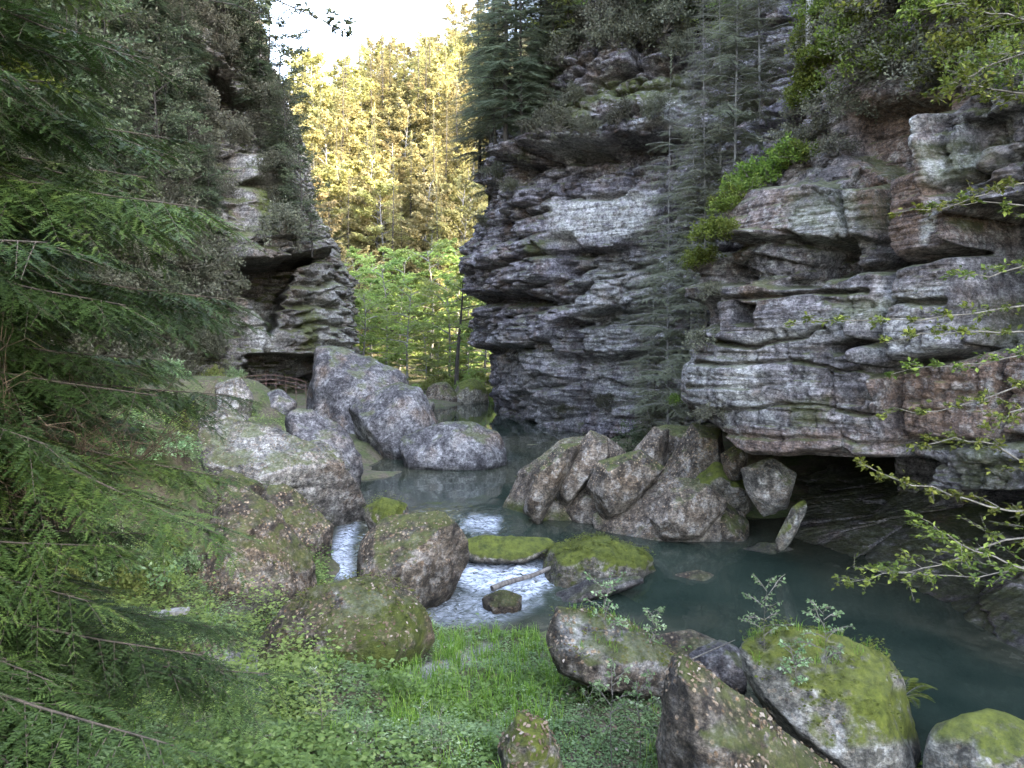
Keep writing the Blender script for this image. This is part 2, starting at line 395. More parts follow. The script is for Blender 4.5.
RT = [('moss', [(800, 195), (890, 195), (885, 230), (800, 235)], .4, 20), ('moss', [(860, 300), (920, 300), (910, 320), (850, 325)], .5, 12),
      ('moss', [(960, 450), (1024, 440), (1024, 490), (970, 490)], .5, 20), ('moss', [(990, 575), (1030, 575), (1030, 620), (1000, 618)], .9, 10),
      ('moss', [(980, 300), (1024, 280), (1024, 350), (985, 345)], .6, 14), ('moss', [(800, 400), (845, 395), (845, 420), (805, 425)], .6, 10),
      ('moss', [(960, 150), (1020, 130), (1024, 165), (965, 190)], .45, 12),
      ('pale', [(945, 120), (962, 118), (955, 200), (940, 245), (930, 245), (942, 190)], .95, 8),
      ('pale', [(700, 355), (780, 350), (790, 420), (720, 400)], .55, 25), ('pale', [(800, 215), (860, 205), (860, 250), (810, 250)], .5, 20),
      ('pale', [(760, 335), (900, 300), (900, 330), (760, 350)], .45, 20), ('pale', [(900, 285), (970, 285), (965, 350), (900, 355)], .5, 15),
      ('pale', [(965, 165), (1024, 140), (1024, 155), (970, 180)], .7, 10),
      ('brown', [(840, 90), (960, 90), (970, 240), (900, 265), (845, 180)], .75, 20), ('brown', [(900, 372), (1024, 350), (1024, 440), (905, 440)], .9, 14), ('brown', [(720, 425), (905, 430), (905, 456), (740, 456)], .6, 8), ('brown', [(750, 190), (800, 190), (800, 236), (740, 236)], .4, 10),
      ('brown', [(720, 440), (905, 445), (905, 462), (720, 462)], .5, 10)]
lean_r = lambda s, z: (.85 - .75 * sstep(17, 27, s)) * np.clip(z - 8.3, 0, 5.5) + .42 * np.clip(z - 14, 0, 60)
right_pts = [(11.5, 40), (9.0, 30), (6.4, 24), (5.6, 20.6), (6.4, 18.6), (8.3, 16.9), (9.0, 15.0), (9.8, 13.0), (11.2, 9), (13, 4), (16, -6), (20, -18)]
cliff_right = Cliff('right_cliff', right_pts, -1.2, 54, 860, 620, lean_r, M['right_rock'], RF, RT,  # unseen height above the view raised to keep the gorge in shade
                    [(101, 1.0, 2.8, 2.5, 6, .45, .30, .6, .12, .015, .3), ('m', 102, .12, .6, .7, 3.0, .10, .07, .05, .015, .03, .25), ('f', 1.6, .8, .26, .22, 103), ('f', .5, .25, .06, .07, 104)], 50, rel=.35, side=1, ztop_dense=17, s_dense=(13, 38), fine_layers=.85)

# middle wall: a tall stepped bastion
MF = [('s', [(548, 235), (565, 205), (670, 192), (665, 225), (640, 245), (555, 258)], .85, 8), ('s', [(490, 355), (560, 352), (600, 360), (590, 440), (520, 440)], .45, 14), ('s', [(580, 360), (690, 350), (690, 430), (585, 425)], .4, 14),
      ('p', [(510, 160), (690, 142), (690, 154), (640, 174), (530, 188), (508, 182)], -1.3, 7),
      ('p', [(522, 148), (690, 118), (690, 142), (600, 152), (540, 164), (522, 166)], 2.0, 9),
      ('p', [(548, 62), (690, 48), (700, 74), (560, 90)], 1.0, 7), ('p', [(555, 78), (690, 70), (690, 82), (560, 92)], -.8, 5),
      ('p', [(545, 235), (560, 205), (670, 192), (665, 225), (640, 245), (560, 255)], 1.2, 7),
      ('p', [(470, 185), (505, 180), (520, 250), (480, 262)], -.9, 10),
      ('e', (578, 335), -2.2, (16, 17)), ('p', [(555, 240), (580, 236), (600, 270), (575, 282)], -1.0, 8),
      ('p', [(480, 250), (560, 238), (575, 262), (555, 290), (490, 300)], .9, 8), ('l', [(485, 302), (570, 300), (600, 288)], -1.2, 5),
      ('p', [(585, 280), (690, 262), (690, 300), (590, 322)], .9, 6), ('p', [(592, 330), (690, 308), (690, 352), (600, 362)], .6, 6),
      ('l', [(585, 326), (690, 304)], -.9, 4), ('l', [(560, 362), (690, 356)], -.9, 5), ('l', [(588, 255), (690, 250)], -1.0, 5),
      ('p', [(490, 310), (570, 312), (565, 345), (490, 350)], .5, 8), ('l', [(500, 352), (560, 350)], -.8, 5),
      ('l', [(575, 350), (580, 400), (560, 440)], -.8, 6),
      ('p', [(500, 395), (600, 400), (590, 445), (525, 445)], -.8, 14)]
MT = [('moss', [(600, 84), (690, 78), (690, 104), (640, 110), (590, 108)], .85, 10), ('moss', [(545, 108), (600, 95), (600, 125), (545, 130)], .8, 10),
      ('moss', [(545, 240), (562, 240), (560, 262), (545, 262)], .6, 8), ('moss', [(640, 400), (700, 390), (690, 430), (640, 430)], .6, 15),
      ('pale', [(560, 205), (668, 192), (650, 240), (565, 245)], .75, 15), ('pale', [(585, 262), (690, 250), (690, 400), (590, 420)], .5, 25),
      ('pale', [(650, 90), (690, 90), (690, 140), (650, 140)], .7, 12), ('pale', [(500, 330), (570, 340), (570, 430), (520, 430)], .35, 25),
      ('pale', [(560, 150), (620, 138), (620, 150), (560, 165)], .5, 8)]
lean_m = lambda s, z: -.17 * np.clip(z, 0, 11.5) + .30 * np.clip(z - 15.5, 0, 10) + .4 * np.clip(z - 25, 0, 60)
mid_pts = [(17, 74), (7, 72.5), (.7, 68), (-.9, 61), (.3, 53), (2.0, 46.5), (5, 43.3), (9.4, 41), (14, 38), (20, 33)]
cliff_mid = Cliff('middle_cliff', mid_pts, -1.2, 54, 560, 520, lean_m, M['middle_rock'], MF, MT,  # out-of-view top raised too, so the sun stays off the gorge
                  [(201, 1.1, 3.2, 2.0, 6, 1.0, .6, 1.0, .8, -.13, 1.2), ('m', 202, .3, .9, 1.0, 3.2, .22, .2, .16, .12, -.08, .6), ('f', 2.2, 1.4, .8, .6, 203), ('f', .8, .5, .26, .22, 204)], 60, rel=.6, side=1, ztop_dense=27)

# left wall, with the deep overhang above the footpath
LFt = [('s', [(230, 152), (270, 155), (274, 238), (236, 238)], .7, 6), ('s', [(238, 292), (268, 308), (273, 352), (246, 352)], .8, 6), ('s', [(205, 300), (240, 300), (245, 350), (205, 350)], .5, 8), ('s', [(278, 258), (322, 262), (334, 320), (334, 372), (290, 372), (270, 330)], .5, 6),
       ('v', [(188, 52), (215, 60), (240, 98), (246, 130), (222, 128), (203, 92), (185, 80)], 7., 5),
       ('p', [(232, 155), (268, 158), (272, 190), (235, 186)], 2.4, 6), ('l', [(230, 184), (275, 188)], -1.2, 4),
       ('p', [(232, 188), (268, 190), (275, 238), (240, 238)], 1.4, 6),
       ('p', [(225, 232), (300, 232), (308, 248), (262, 260), (225, 256)], 1.7, 5),
       ('v', [(220, 258), (262, 260), (304, 248), (306, 260), (282, 266), (274, 300), (268, 338), (258, 318), (240, 296), (222, 292)], 9., 4),
       ('p', [(278, 258), (322, 262), (334, 320), (334, 372), (290, 372), (270, 330)], .9, 8),
       ('p', [(240, 290), (268, 310), (272, 350), (250, 352)], .4, 8),
       ('v', [(238, 354), (300, 356), (318, 366), (318, 400), (240, 394)], 6., 5),
       ('l', [(278, 285), (332, 282)], -.7, 3), ('l', [(276, 305), (334, 303)], -.7, 3), ('l', [(280, 326), (336, 324)], -.7, 3), ('l', [(282, 345), (336, 344)], -.6, 3)]
LTt = [('moss', [(240, 186), (268, 190), (270, 222), (245, 222)], .95, 8), ('moss', [(292, 305), (308, 305), (308, 350), (292, 350)], .8, 6),
       ('pale', [(240, 290), (268, 310), (272, 350), (250, 352)], .7, 8), ('pale', [(230, 160), (268, 162), (270, 184), (235, 184)], .5, 8),
       ('pale', [(305, 270), (335, 280), (336, 370), (310, 370)], .5, 10)]
lean_l = lambda s, z: .1 * np.clip(z - 9, 0, 3) + .50 * np.clip(z - 12, 0, 6) + .3 * np.clip(z - 18, 0, 60)
left_pts = [(-30, -20), (-24, 5), (-21.5, 18), (-21.6, 30), (-21.6, 40), (-19.3, 48), (-16.3, 54.5), (-14.6, 60), (-15.2, 68), (-19, 84)]
cliff_left = Cliff('left_cliff', left_pts, -.5, 42, 560, 420, lean_l, M['left_rock'], LFt, LTt,
                   [(301, 1.2, 3.4, 2.5, 6, .9, .55, .9, .5, .06, 1.0), ('m', 302, .3, .8, 1, 3, .25, .18, .12, .05, .02, .3), ('f', 2.2, 1.4, .8, .8, 303), ('f', .8, .5, .25, .3, 304)], 60, rel=.6, side=1, ztop_dense=28)

# ------------------------------------------------------------------ ground and water
ctrl = [(400, 768, 1.0), (200, 768, 1.2), (0, 768, 1.6), (650, 768, .45), (600, 700, .5), (450, 662, .4), (420, 638, .25), (300, 680, .85), (200, 640, .95),
        (225, 690, .55), (235, 665, .6), (100, 620, 1.6), (0, 560, 2.5), (0, 450, 4.0), (200, 560, 1.3), (330, 603, .3), (300, 540, .8), (362, 522, .25), (250, 470, 1.8),
        (368, 475, .45), (240, 420, 2.3), (270, 396, 2.0), (330, 440, 1.1), (430, 402, .75), (120, 420, 4.0), (500, 652, .25), (560, 645, .15), (690, 690, .25), (660, 655, .1),
        (430, 606, -.8), (470, 618, -.5), (520, 622, -.5), (410, 610, -.4), (450, 480, -.8), (440, 440, -.8), (470, 420, -.6), (600, 605, -.8), (750, 620, -.9), (900, 690, -.9), (1000, 760, -1.0), (900, 760, -.8), (500, 520, -.4), (700, 590, -.8), (520, 590, -.3),
        (380, 500, -.3), (345, 570, -.3), (470, 550, -.3), (400, 530, -.2), (640, 620, -.7), (720, 660, -.6), (800, 700, -.8), (760, 768, -.5),
        (800, 552, .05), (880, 595, -.2), (1010, 650, -.1), (940, 640, -.5), (880, 620, -.5), (740, 552, .0), (600, 515, .0), (660, 505, .4), (560, 470, .3), (820, 520, .3), (530, 445, .3)]
cp = np.array([G(*c) for c in ctrl])
extra = np.array([(0, -4, 4.4), (0, 0, 4.35), (0, 2.2, 3.9), (-4, 3, 3.9), (-7, 5, 4.2), (-10, 9, 4.6), (-14, 14, 5.2), (-18, 22, 6), (3, 3, 2.8), (5, 5, .6), (0, 6, 1.8), (-3, 6.5, 2.0), (3, 7, .9),
                  (10, 5, -.9), (8, 2, -.6), (12.5, 7, .8), (15, 0, 3), (16, 8, 4), (9.5, 9.5, -.9), (10.5, 13.5, -.2), (11.5, 16, -.2), (12, 19, -.1), (10, 20, 0), (11, 23, .2), (9, 19, -.1), (7, 22, .1), (8.5, 25, .6), (9, 28, .6), (7, 34, 1.2), (-17, 40, 4), (-18, 32, 4.6), (-14, 60, 2.2),
                  (-8, 66, .9), (-3, 70, -.5), (-6, 60, -.6), (-2, 52, -.8), (-5, 45, -.8), (-11, 52, 1.4), (-10, 62, .9), (20, 60, 6), (20, 40, 6), (-5, 78, -.3), (-9, 78, 1.0), (2, 78, 1.5), (-28, 30, 7), (-28, 0, 6), (25, 10, 6)], float)
cp = np.concatenate([cp, extra])
def ground_z(x, y):
    x, y = np.asarray(x, float), np.asarray(y, float); sh = np.broadcast(x, y).shape
    xf, yf = np.broadcast_to(x, sh).ravel(), np.broadcast_to(y, sh).ravel()
    num = np.zeros(xf.shape); den = np.zeros(xf.shape)
    for cx, cy, cz in cp:
        # nearness measured relative to how far the point lies, so that near controls stay local
        d2 = ((xf - cx) ** 2 + (yf - cy) ** 2) / (1 + .012 * np.maximum(cy, 0) ** 2)
        w = 1 / (d2 + .05) ** 2
        num += w * cz; den += w
    near = num / den
    q = col3(xf, yf)
    near = near + .14 * fbm(q * .9, 3, 51) + .04 * fbm(q * 3.7, 2, 55)
    river = np.abs(xf + 5 + .05 * (yf - 75)) 
    far = -.3 + 1.3 * sstep(1.5, 5, river) + np.clip(-17 - xf, 0, 60) * .8 + np.clip(xf - 3, 0, 60) * .5
    crest = np.clip(41 + (xf + 49) * .85, 20, 95) + 5 * vnoise(q * .07, 66)
    far = np.maximum(far, np.minimum(np.clip(yf - 96, 0, 500) * .88, crest)) + np.clip(yf - 180, 0, 400) * .03
    far = far + 1.2 * fbm(q * .06, 3, 61) * sstep(85, 120, yf)
    k = sstep(66, 82, yf)
    return (near * (1 - k) + far * k).reshape(sh)

gx = np.r_[np.linspace(-260, -45, 30), np.linspace(-42, -16, 50), np.linspace(-15.5, 14, 260), np.linspace(15, 45, 40), np.linspace(50, 260, 28)]
gy = np.r_[np.linspace(-80, -6, 20), np.linspace(-4, 30, 300), np.linspace(30.3, 90, 150), np.linspace(92, 220, 60), np.linspace(230, 460, 18)]
GX, GY = np.meshgrid(gx, gy)
GZ = ground_z(GX, GY)
idx = np.arange(GX.size).reshape(GX.shape)
quads = np.stack([idx[:-1, :-1], idx[:-1, 1:], idx[1:, 1:], idx[1:, :-1]], -1).reshape(-1, 4)
t = NT('forest_soil')
oc = t.n('ShaderNodeTexCoord').outputs['Object']
n1, n2 = t.noise(oc, .9, 6, .65), t.noise(oc, 7, 6, .7)
base = t.mix(t.ramp(n1, [(.4, 0), (.6, 1)]), t.ramp(n2, [(.3, (.035, .028, .018)), (.7, (.15, .12, .085))]), t.ramp(n2, [(.3, (.022, .035, .008)), (.7, (.085, .11, .025))]))
grav = t.attr('gravel')
base = t.mix(grav, base, t.ramp(t.noise(oc, 16, 8, .75), [(.36, (.06, .058, .055)), (.5, (.20, .195, .19)), (.66, (.38, .37, .36))]))
bmp = t.n('ShaderNodeBump', {'Strength': .7, 'Distance': .1, 'Height': n2}).outputs[0]
M['soil'] = t.done(t.n('ShaderNodeBsdfPrincipled', {'Base Color': base, 'Roughness': .95, 'Normal': bmp}).outputs[0])
gpx, gpy = 512 + GX / np.maximum(GY, 1) * F, HY - (GZ - CH) / np.maximum(GY, 1) * F
GRAVEL = [[(188, 668), (232, 646), (280, 652), (268, 694), (226, 714), (190, 706)], [(400, 668), (470, 650), (500, 640), (470, 665), (410, 685)]]
def gravel_at(px, py, ok=True):
    g = np.zeros(np.shape(px))
    for pl in GRAVEL: g = np.maximum(g, poly_mask(np.asarray(px, float), np.asarray(py, float), pl, 14))
    return g * ok
ground = obj('ground', mesh('ground', np.stack([GX, GY, GZ], -1).reshape(-1, 3), quads, M['soil'], True, {'gravel': gravel_at(gpx, gpy, GY > 4).ravel()}))
ground['kind'] = 'structure'

def water_z(y):
    return .02 + .34 * sstep(16.0, 20.5, y)
wx = np.r_[np.linspace(-16, -8.2, 30), np.linspace(-8, 5, 330), np.linspace(5.1, 16, 90)]
wy = np.r_[np.linspace(-12, 8, 24), np.linspace(8.1, 15, 90), np.linspace(15.03, 25, 300), np.linspace(25.2, 45, 110), np.linspace(45.5, 100, 70)]
WX, WY = np.meshgrid(wx, wy)
WZ = water_z(WY)
wpx, wpy = 512 + WX / np.maximum(WY, 1) * F, HY - (WZ - CH) / np.maximum(WY, 1) * F
RAPID = [([(395, 600), (470, 583), (470, 560), (490, 548), (560, 562), (565, 588), (545, 606), (470, 628), (415, 630)], 1.0, 22),
         ([(326, 555), (352, 518), (366, 520), (356, 550), (362, 592), (330, 595)], 1.0, 12), ([(455, 512), (505, 512), (515, 535), (475, 540), (452, 528)], .8, 14),
         ([(352, 510), (500, 505), (520, 540), (352, 560)], .35, 25), ([(560, 585), (610, 590), (600, 612), (540, 612)], .3, 16)]
FOAM = [([(458, 562), (500, 556), (550, 566), (556, 584), (530, 598), (478, 592), (452, 580)], 1.0, 14), ([(340, 528), (358, 524), (350, 548), (352, 584), (332, 580), (330, 555)], .8, 12),
        ([(470, 516), (500, 518), (496, 534), (462, 528)], .7, 10), ([(405, 606), (452, 592), (540, 604), (500, 622), (430, 626)], .42, 18), ([(395, 592), (420, 590), (420, 602), (400, 604)], .6, 8)]
rap = np.zeros_like(WX); foam = np.zeros_like(WX)
for pl, a, sft in RAPID: rap = np.maximum(rap, a * poly_mask(wpx, wpy, pl, sft))
for pl, a, sft in FOAM: foam = np.maximum(foam, a * poly_mask(wpx, wpy, pl, sft))
wn = np.stack([WX * 2.2 - WY * .5, WY * 1.5, np.zeros_like(WX)], -1)
WZ = WZ + rap * (.10 * fbm(wn, 4, 91) + .05 * fbm(wn * 2.6, 3, 95, ridged=True)) + .006 * fbm(wn * .8, 2, 99)
t = NT('river_water')
oc = t.n('ShaderNodeTexCoord').outputs['Object']
rp, fm = t.attr('rapid'), t.attr('foam')
w1 = t.noise(t.mapping(oc, (1.0, .55, 1)), 2.2, 4, .55, .3)
w2 = t.noise(oc, 9, 5, .65, .6)
hgt = t.math('ADD', t.math('MULTIPLY', w1, .10), t.math('MULTIPLY', t.math('MULTIPLY', w2, rp), .6))
bmp = t.n('ShaderNodeBump', {'Strength': .38, 'Distance': .12, 'Height': hgt}).outputs[0]
deep = t.ramp(t.noise(oc, .45, 4, .6), [(.35, (.014, .023, .018)), (.65, (.028, .038, .029))])
fs = t.math('MULTIPLY', t.ramp(t.noise(t.mapping(oc, (1.2, 3.4, 2), (0, 0, .5)), 2.4, 8, .7, 1.6), [(.37, 0), (.62, 1)]), fm)
fs = t.math('MAXIMUM', fs, t.math('MULTIPLY', t.ramp(t.noise(t.mapping(oc, (1.6, 4, 2)), 3.0, 6, .7, 1.0), [(.60, 0), (.68, .7)]), rp))
bed = t.ramp(t.noise(oc, 2.6, 6, .7), [(.36, (.035, .032, .022)), (.52, (.10, .09, .06)), (.66, (.19, .175, .13))])
deep = t.mix(t.attr('shallow'), deep, bed)
wb = t.mix(fs, deep, (.60, .65, .76))
rgh = t.math('ADD', t.math('MULTIPLY', fs, .5), .035)
M['water'] = t.done(t.n('ShaderNodeBsdfPrincipled', {'Base Color': wb, 'Roughness': rgh, 'Normal': bmp, 'IOR': 1.33, 'Specular IOR Level': .5}).outputs[0])
idx = np.arange(WX.size).reshape(WX.shape)
quads = np.stack([idx[:-1, :-1], idx[:-1, 1:], idx[1:, 1:], idx[1:, :-1]], -1).reshape(-1, 4)
water = obj('water', mesh('water', np.stack([WX, WY, WZ], -1).reshape(-1, 3), quads, M['water'], True, {'rapid': rap.ravel(), 'foam': foam.ravel(), 'shallow': (.4 * (1 - sstep(.05, .75, WZ - ground_z(WX, WY)))).ravel()}))
water['kind'] = 'structure'

# ------------------------------------------------------------------ boulders
import bmesh
_ico = {}
def ico(n):
    if n not in _ico:
        bm = bmesh.new(); bmesh.ops.create_icosphere(bm, subdivisions=n, radius=1)
        _ico[n] = (np.array([v.co[:] for v in bm.verts]), np.array([[v.index for v in f.verts] for f in bm.faces])); bm.free()
    return _ico[n]
BOULDER = {}
def boulder(key, poly, Yc, depth, mat, label, sub=5, rough=1.0, sharp=16, seed=None, sink=.35, front=(0, .25), facets=(), cat='boulder', name='boulder', strat=0., tints=()):
    poly = np.asarray(poly, float); pc = (poly.max(0) + poly.min(0)) / 2; poly = pc + (poly - pc) * (1.0 if key.startswith(('near', 'corner')) else 1.06)
    seed = seed if seed is not None else sum(ord(c) for c in key)
    r_ = np.random.default_rng(seed)
    W = np.stack([(poly[:, 0] - 512) / F * Yc, CH - (poly[:, 1] - HY) / F * Yc], -1)
    c = (W.max(0) + W.min(0)) / 2 * .5 + W.mean(0) * .5
    h = W[:, 1].max() - W[:, 1].min()
    low = W[:, 1] < c[1] - .1 * h
    W[low, 1] -= sink * h * np.clip((c[1] - W[low, 1]) / (h * .5), 0, 1)
    N, H = [], []
    area = np.sum(W[:, 0] * np.roll(W[:, 1], -1) - np.roll(W[:, 0], -1) * W[:, 1])
    for i in range(len(W)):
        a, b = W[i], W[(i + 1) % len(W)]
        e = b - a
        n = np.array([e[1], -e[0]]) * (1 if area > 0 else -1); n = n / max(np.linalg.norm(n), 1e-9)
        hh = (a - c) @ n
        if hh <= .02: continue
        for sg in (-1, 1):
            al = math.radians(14 + 22 * r_.random())
            N.append((n[0] * math.cos(al), sg * math.sin(al), n[1] * math.cos(al))); H.append(hh * math.cos(al))
    N.append(unit((front[0], -1, front[1]))); H.append(depth * .5); N.append(unit((-front[0], 1, .2))); H.append(depth * .5)
    for (fx, fy, fz, fh) in facets: N.append(unit((fx, fy, fz))); H.append(fh * max(h, depth) * .5)
    N, H = np.array(N), np.array(H)
    D, T = ico(sub)
    sharp = sharp * 2.0
    for _ in range(5 if sharp > 25 else 3):
        n = unit(np.array([r_.normal() * .55, -1 - .4 * abs(r_.normal()), .3 + .45 * r_.normal()])); rr_ = ((np.maximum(D @ N.T, 0) / H) ** sharp).sum(1) ** (-1 / sharp)
        sup = (D * rr_[:, None] @ n).max(); N = np.concatenate([N, n[None]]); H = np.append(H, sup * (.80 + .12 * r_.random()))
    # wobble the directions so that edges are not ruled straight
    Dw = unit(D + .035 * rough * np.stack([fbm(D * 2.3 + seed, 2, 3), fbm(D * 2.3 + seed, 2, 4), fbm(D * 2.3 + seed, 2, 5)], -1))
    q = np.maximum(Dw @ N.T, 0) / H
    r = (q ** sharp).sum(1) ** (-1 / sharp)
    size = np.cbrt(np.prod(np.ptp(W, axis=0)) * depth)
    Pn = D * r[:, None]
    r = r + size * rough * (.035 * fbm(Pn / size * 2.2 + seed, 3, 41) + .03 * fbm(Pn / size * 5 + seed, 4, 42, ridged=True)) + .028 * rough * fbm(Pn * 4 + seed, 4, 43, .6)
    if strat > 0: r = r + strat * (strata(Pn[:, 0] + Pn[:, 1], Pn[:, 2], seed, .12 * h, .3 * h, .5 * h, h, .25, .15, .1, .05, .1, .1))
    V = D * r[:, None]
    at = {}
    loc = np.array([c[0], Yc, c[1]])
    for tk, pl, amt in tints:
        A = V + loc; at[tk] = np.maximum(at.get(tk, 0), amt * poly_mask(512 + A[:, 0] / A[:, 1] * F, HY - (A[:, 2] - CH) / A[:, 1] * F, pl, 12))
    o = thing(name, label, cat, loc, mesh(name, V, T, M[mat], True, at))
    BOULDER[key] = (o, V + loc, T)
    return o

boulder('wedge', [(316, 348), (336, 345), (372, 360), (402, 376), (408, 402), (400, 452), (352, 458), (308, 414)], 43, 6, 'pale_boulder', 'tall pale wedge shaped boulder with a pointed top, below the left cliff', 6, .8, 22, front=(.15, .35))
boulder('leaner', [(346, 408), (372, 396), (396, 385), (420, 388), (437, 424), (432, 458), (388, 466), (366, 458)], 37, 5, 'pale_boulder', 'big pale grey boulder leaning over the upper pool, dark on its left side', 6, .9, 20, facets=((-.8, -.5, -.35, .62),), front=(.3, .3))
boulder('island', [(400, 440), (424, 430), (446, 423), (472, 422), (496, 434), (507, 455), (470, 468), (412, 464)], 33.5, 3.2, 'pale_boulder', 'low flat grey boulder lying in the middle of the upper pool', 5, 1.0, 14)
boulder('notch', [(286, 420), (300, 408), (318, 413), (340, 424), (364, 456), (352, 488), (298, 478)], 28, 3.4, 'pale_boulder', 'whitish notched boulder above the long slab on the left bank', 5, 1.3, 14)
boulder('longslab', [(206, 428), (232, 418), (264, 426), (324, 450), (370, 486), (366, 512), (334, 530), (240, 526), (190, 486)], 22, 3.6, 'grey_boulder', 'long slanting grey boulder on the left bank pointing down at the river', 6, .9, 18, strat=.35, front=(.25, .2), facets=((.1, -.55, .85, .55), (.6, -.7, -.3, .6)), tints=(('pale', [(210, 425), (260, 428), (330, 458), (300, 475), (210, 450)], .35),))
boulder('shelf', [(258, 506), (270, 486), (292, 488), (330, 524), (328, 550), (288, 560), (254, 526)], 19.0, 2.0, 'brown_boulder', 'pointed boulder squeezed between the long slab and the leaf strewn boulder', 6, .9, 18, facets=((.5, -.5, .6, .5),))
boulder('leafy', [(170, 590), (205, 520), (236, 498), (252, 496), (276, 513), (312, 560), (318, 592), (294, 612), (200, 620)], 15.8, 2.6, 'brown_boulder', 'large brown boulder strewn with dead leaves on the left bank', 6, .9, 20, front=(.2, .35))
boulder('center', [(360, 562), (364, 540), (384, 519), (440, 514), (468, 536), (470, 556), (448, 580), (406, 594), (370, 584)], 16.9, 2.6, 'brown_boulder', 'flat topped dark mossy boulder standing in the rapids', 6, .8, 22, front=(.35, -.25), facets=((-.15, -.55, .82, .52), (.75, -.6, .0, .62)))
boulder('mosslump', [(362, 508), (384, 498), (406, 504), (410, 520), (372, 526)], 20.8, 1.2, 'mossy_boulder', 'small yellow mossy rock behind the dark boulder in the rapids', 5, 1.0, 9)
boulder('mound', [(240, 660), (290, 606), (330, 586), (374, 584), (414, 604), (430, 640), (390, 672), (300, 698), (238, 688)], 13.0, 2.8, 'brown_boulder', 'broad low mossy rock above the near bank, leaf strewn on top', 6, .9, 14, front=(.1, .5), tints=(('moss', [(385, 600), (420, 600), (435, 645), (390, 680), (330, 690), (330, 650)], 1.0), ('moss', [(240, 660), (300, 640), (330, 690), (240, 695)], .8), ('pale', [(330, 590), (385, 588), (395, 612), (345, 620)], .5)))
boulder('pile_base', [(490, 516), (522, 470), (562, 444), (604, 436), (645, 470), (652, 520), (560, 538), (512, 529)], 25, 4.2, 'slab', 'broad sloping reddish slab at the left end of the rock pile', 6, .6, 34, facets=((-.3, -.75, .6, .6),), tints=(('moss', [(490, 500), (530, 505), (530, 535), (490, 530)], 1.0), ('moss', [(535, 512), (570, 512), (570, 540), (535, 540)], .8)))
boulder('pile_plate', [(556, 466), (590, 432), (607, 438), (608, 456), (568, 488), (556, 480)], 23.4, 1.2, 'slab', 'flat tilted plate of rock lying on the broad reddish slab', 6, .6, 34)
boulder('pile_upright', [(620, 466), (654, 429), (671, 432), (668, 480), (642, 502), (624, 490)], 24, 1.8, 'slab', 'upright angular block in the middle of the rock pile, shaded on its right', 6, .6, 34, facets=((.75, -.6, -.1, .35),))
boulder('pile_tall', [(656, 470), (692, 424), (720, 430), (724, 452), (702, 477), (666, 480)], 23.6, 2.4, 'brown_boulder', 'leaning mossy block below the corner of the overhanging cliff', 6, .6, 34)
boulder('pile_front', [(594, 516), (630, 494), (664, 479), (702, 480), (742, 512), (736, 540), (692, 556), (612, 548)], 22.2, 3.0, 'slab', 'large rounded brown rock at the front of the pile beside the water', 6, .6, 34)
boulder('pile_fill', [(556, 500), (590, 482), (632, 486), (650, 510), (640, 540), (570, 538)], 23.6, 2.6, 'slab', 'low broad brown rock between the reddish slab and the large front rock', 6, .6, 34)
boulder('pile_gap', [(640, 446), (660, 426), (690, 428), (700, 450), (680, 470), (650, 468)], 26, 2.4, 'brown_boulder', 'dark rock at the back of the pile under the hanging conifer', 5, .9, 16)
boulder('pile_end', [(690, 500), (724, 500), (748, 520), (748, 548), (704, 552)], 21.6, 1.8, 'brown_boulder', 'dark wet rock at the right foot of the pile', 5, .9, 14)
boulder('pile_low', [(515, 522), (545, 515), (575, 525), (570, 542), (525, 542)], 23.4, 1.6, 'mossy_boulder', 'mossy rock at the water below the reddish slab', 5, .9, 12)
boulder('pile_slab_a', [(588, 482), (600, 462), (640, 450), (664, 468), (632, 496), (604, 502)], 22.3, 1.0, 'brown_boulder', 'tilted brown slab lying across the middle of the rock pile', 6, .5, 40, front=(.3, .2))
boulder('pile_slab_b', [(524, 494), (534, 470), (560, 446), (582, 444), (566, 476), (540, 504)], 22.9, 1.0, 'brown_boulder', 'narrow sloping slab on the upper left side of the rock pile', 6, .5, 40, front=(-.4, .2))
boulder('pile_slab_c', [(650, 512), (668, 490), (704, 484), (728, 502), (700, 526), (664, 528)], 20.9, 1.0, 'slab', 'broken slab leaning on the right end of the large front rock', 6, .5, 40, front=(.4, .1))
boulder('pile_wedge', [(634, 494), (650, 486), (664, 500), (660, 512), (640, 514)], 22.6, .9, 'grey_boulder', 'small pale wedge of rock jammed in the centre of the pile', 4, .9, 16)
boulder('pile_mossy', [(688, 482), (718, 464), (746, 480), (750, 502), (722, 514), (700, 504)], 22.5, 1.8, 'mossy_boulder', 'small mossy rock at the right end of the pile under the overhang', 5, .9, 12)
boulder('hanging', [(742, 470), (772, 459), (796, 474), (786, 508), (764, 516), (748, 494)], 19.6, 1.4, 'grey_boulder', 'grey wedge shaped block jammed beneath the overhanging cliff', 5, .8, 18, sink=0)
boulder('sliver', [(776, 534), (792, 508), (804, 498), (806, 512), (790, 538), (778, 544)], 18.9, .7, 'light_mossy_boulder', 'slender greenish rock standing at the mouth of the dark hollow', 4, .8, 14, sink=.2)
boulder('pile_back', [(722, 455), (738, 444), (748, 456), (744, 470), (726, 472)], 22.0, 1.0, 'brown_boulder', 'small yellowish rock tucked in the corner under the overhang', 4, .9, 12)
boulder('flatmoss', [(452, 546), (480, 536), (548, 537), (558, 548), (520, 557), (470, 556)], 19.2, 1.4, 'mossy_boulder', 'low flat rock with bright green moss across the rapids', 5, .8, 9)
boulder('bushy', [(538, 575), (552, 546), (602, 535), (648, 550), (658, 572), (620, 584), (552, 590)], 18.6, 2.0, 'mossy_boulder', 'mossy overgrown rock at the edge of the lower pool', 6, 1.1, 9)
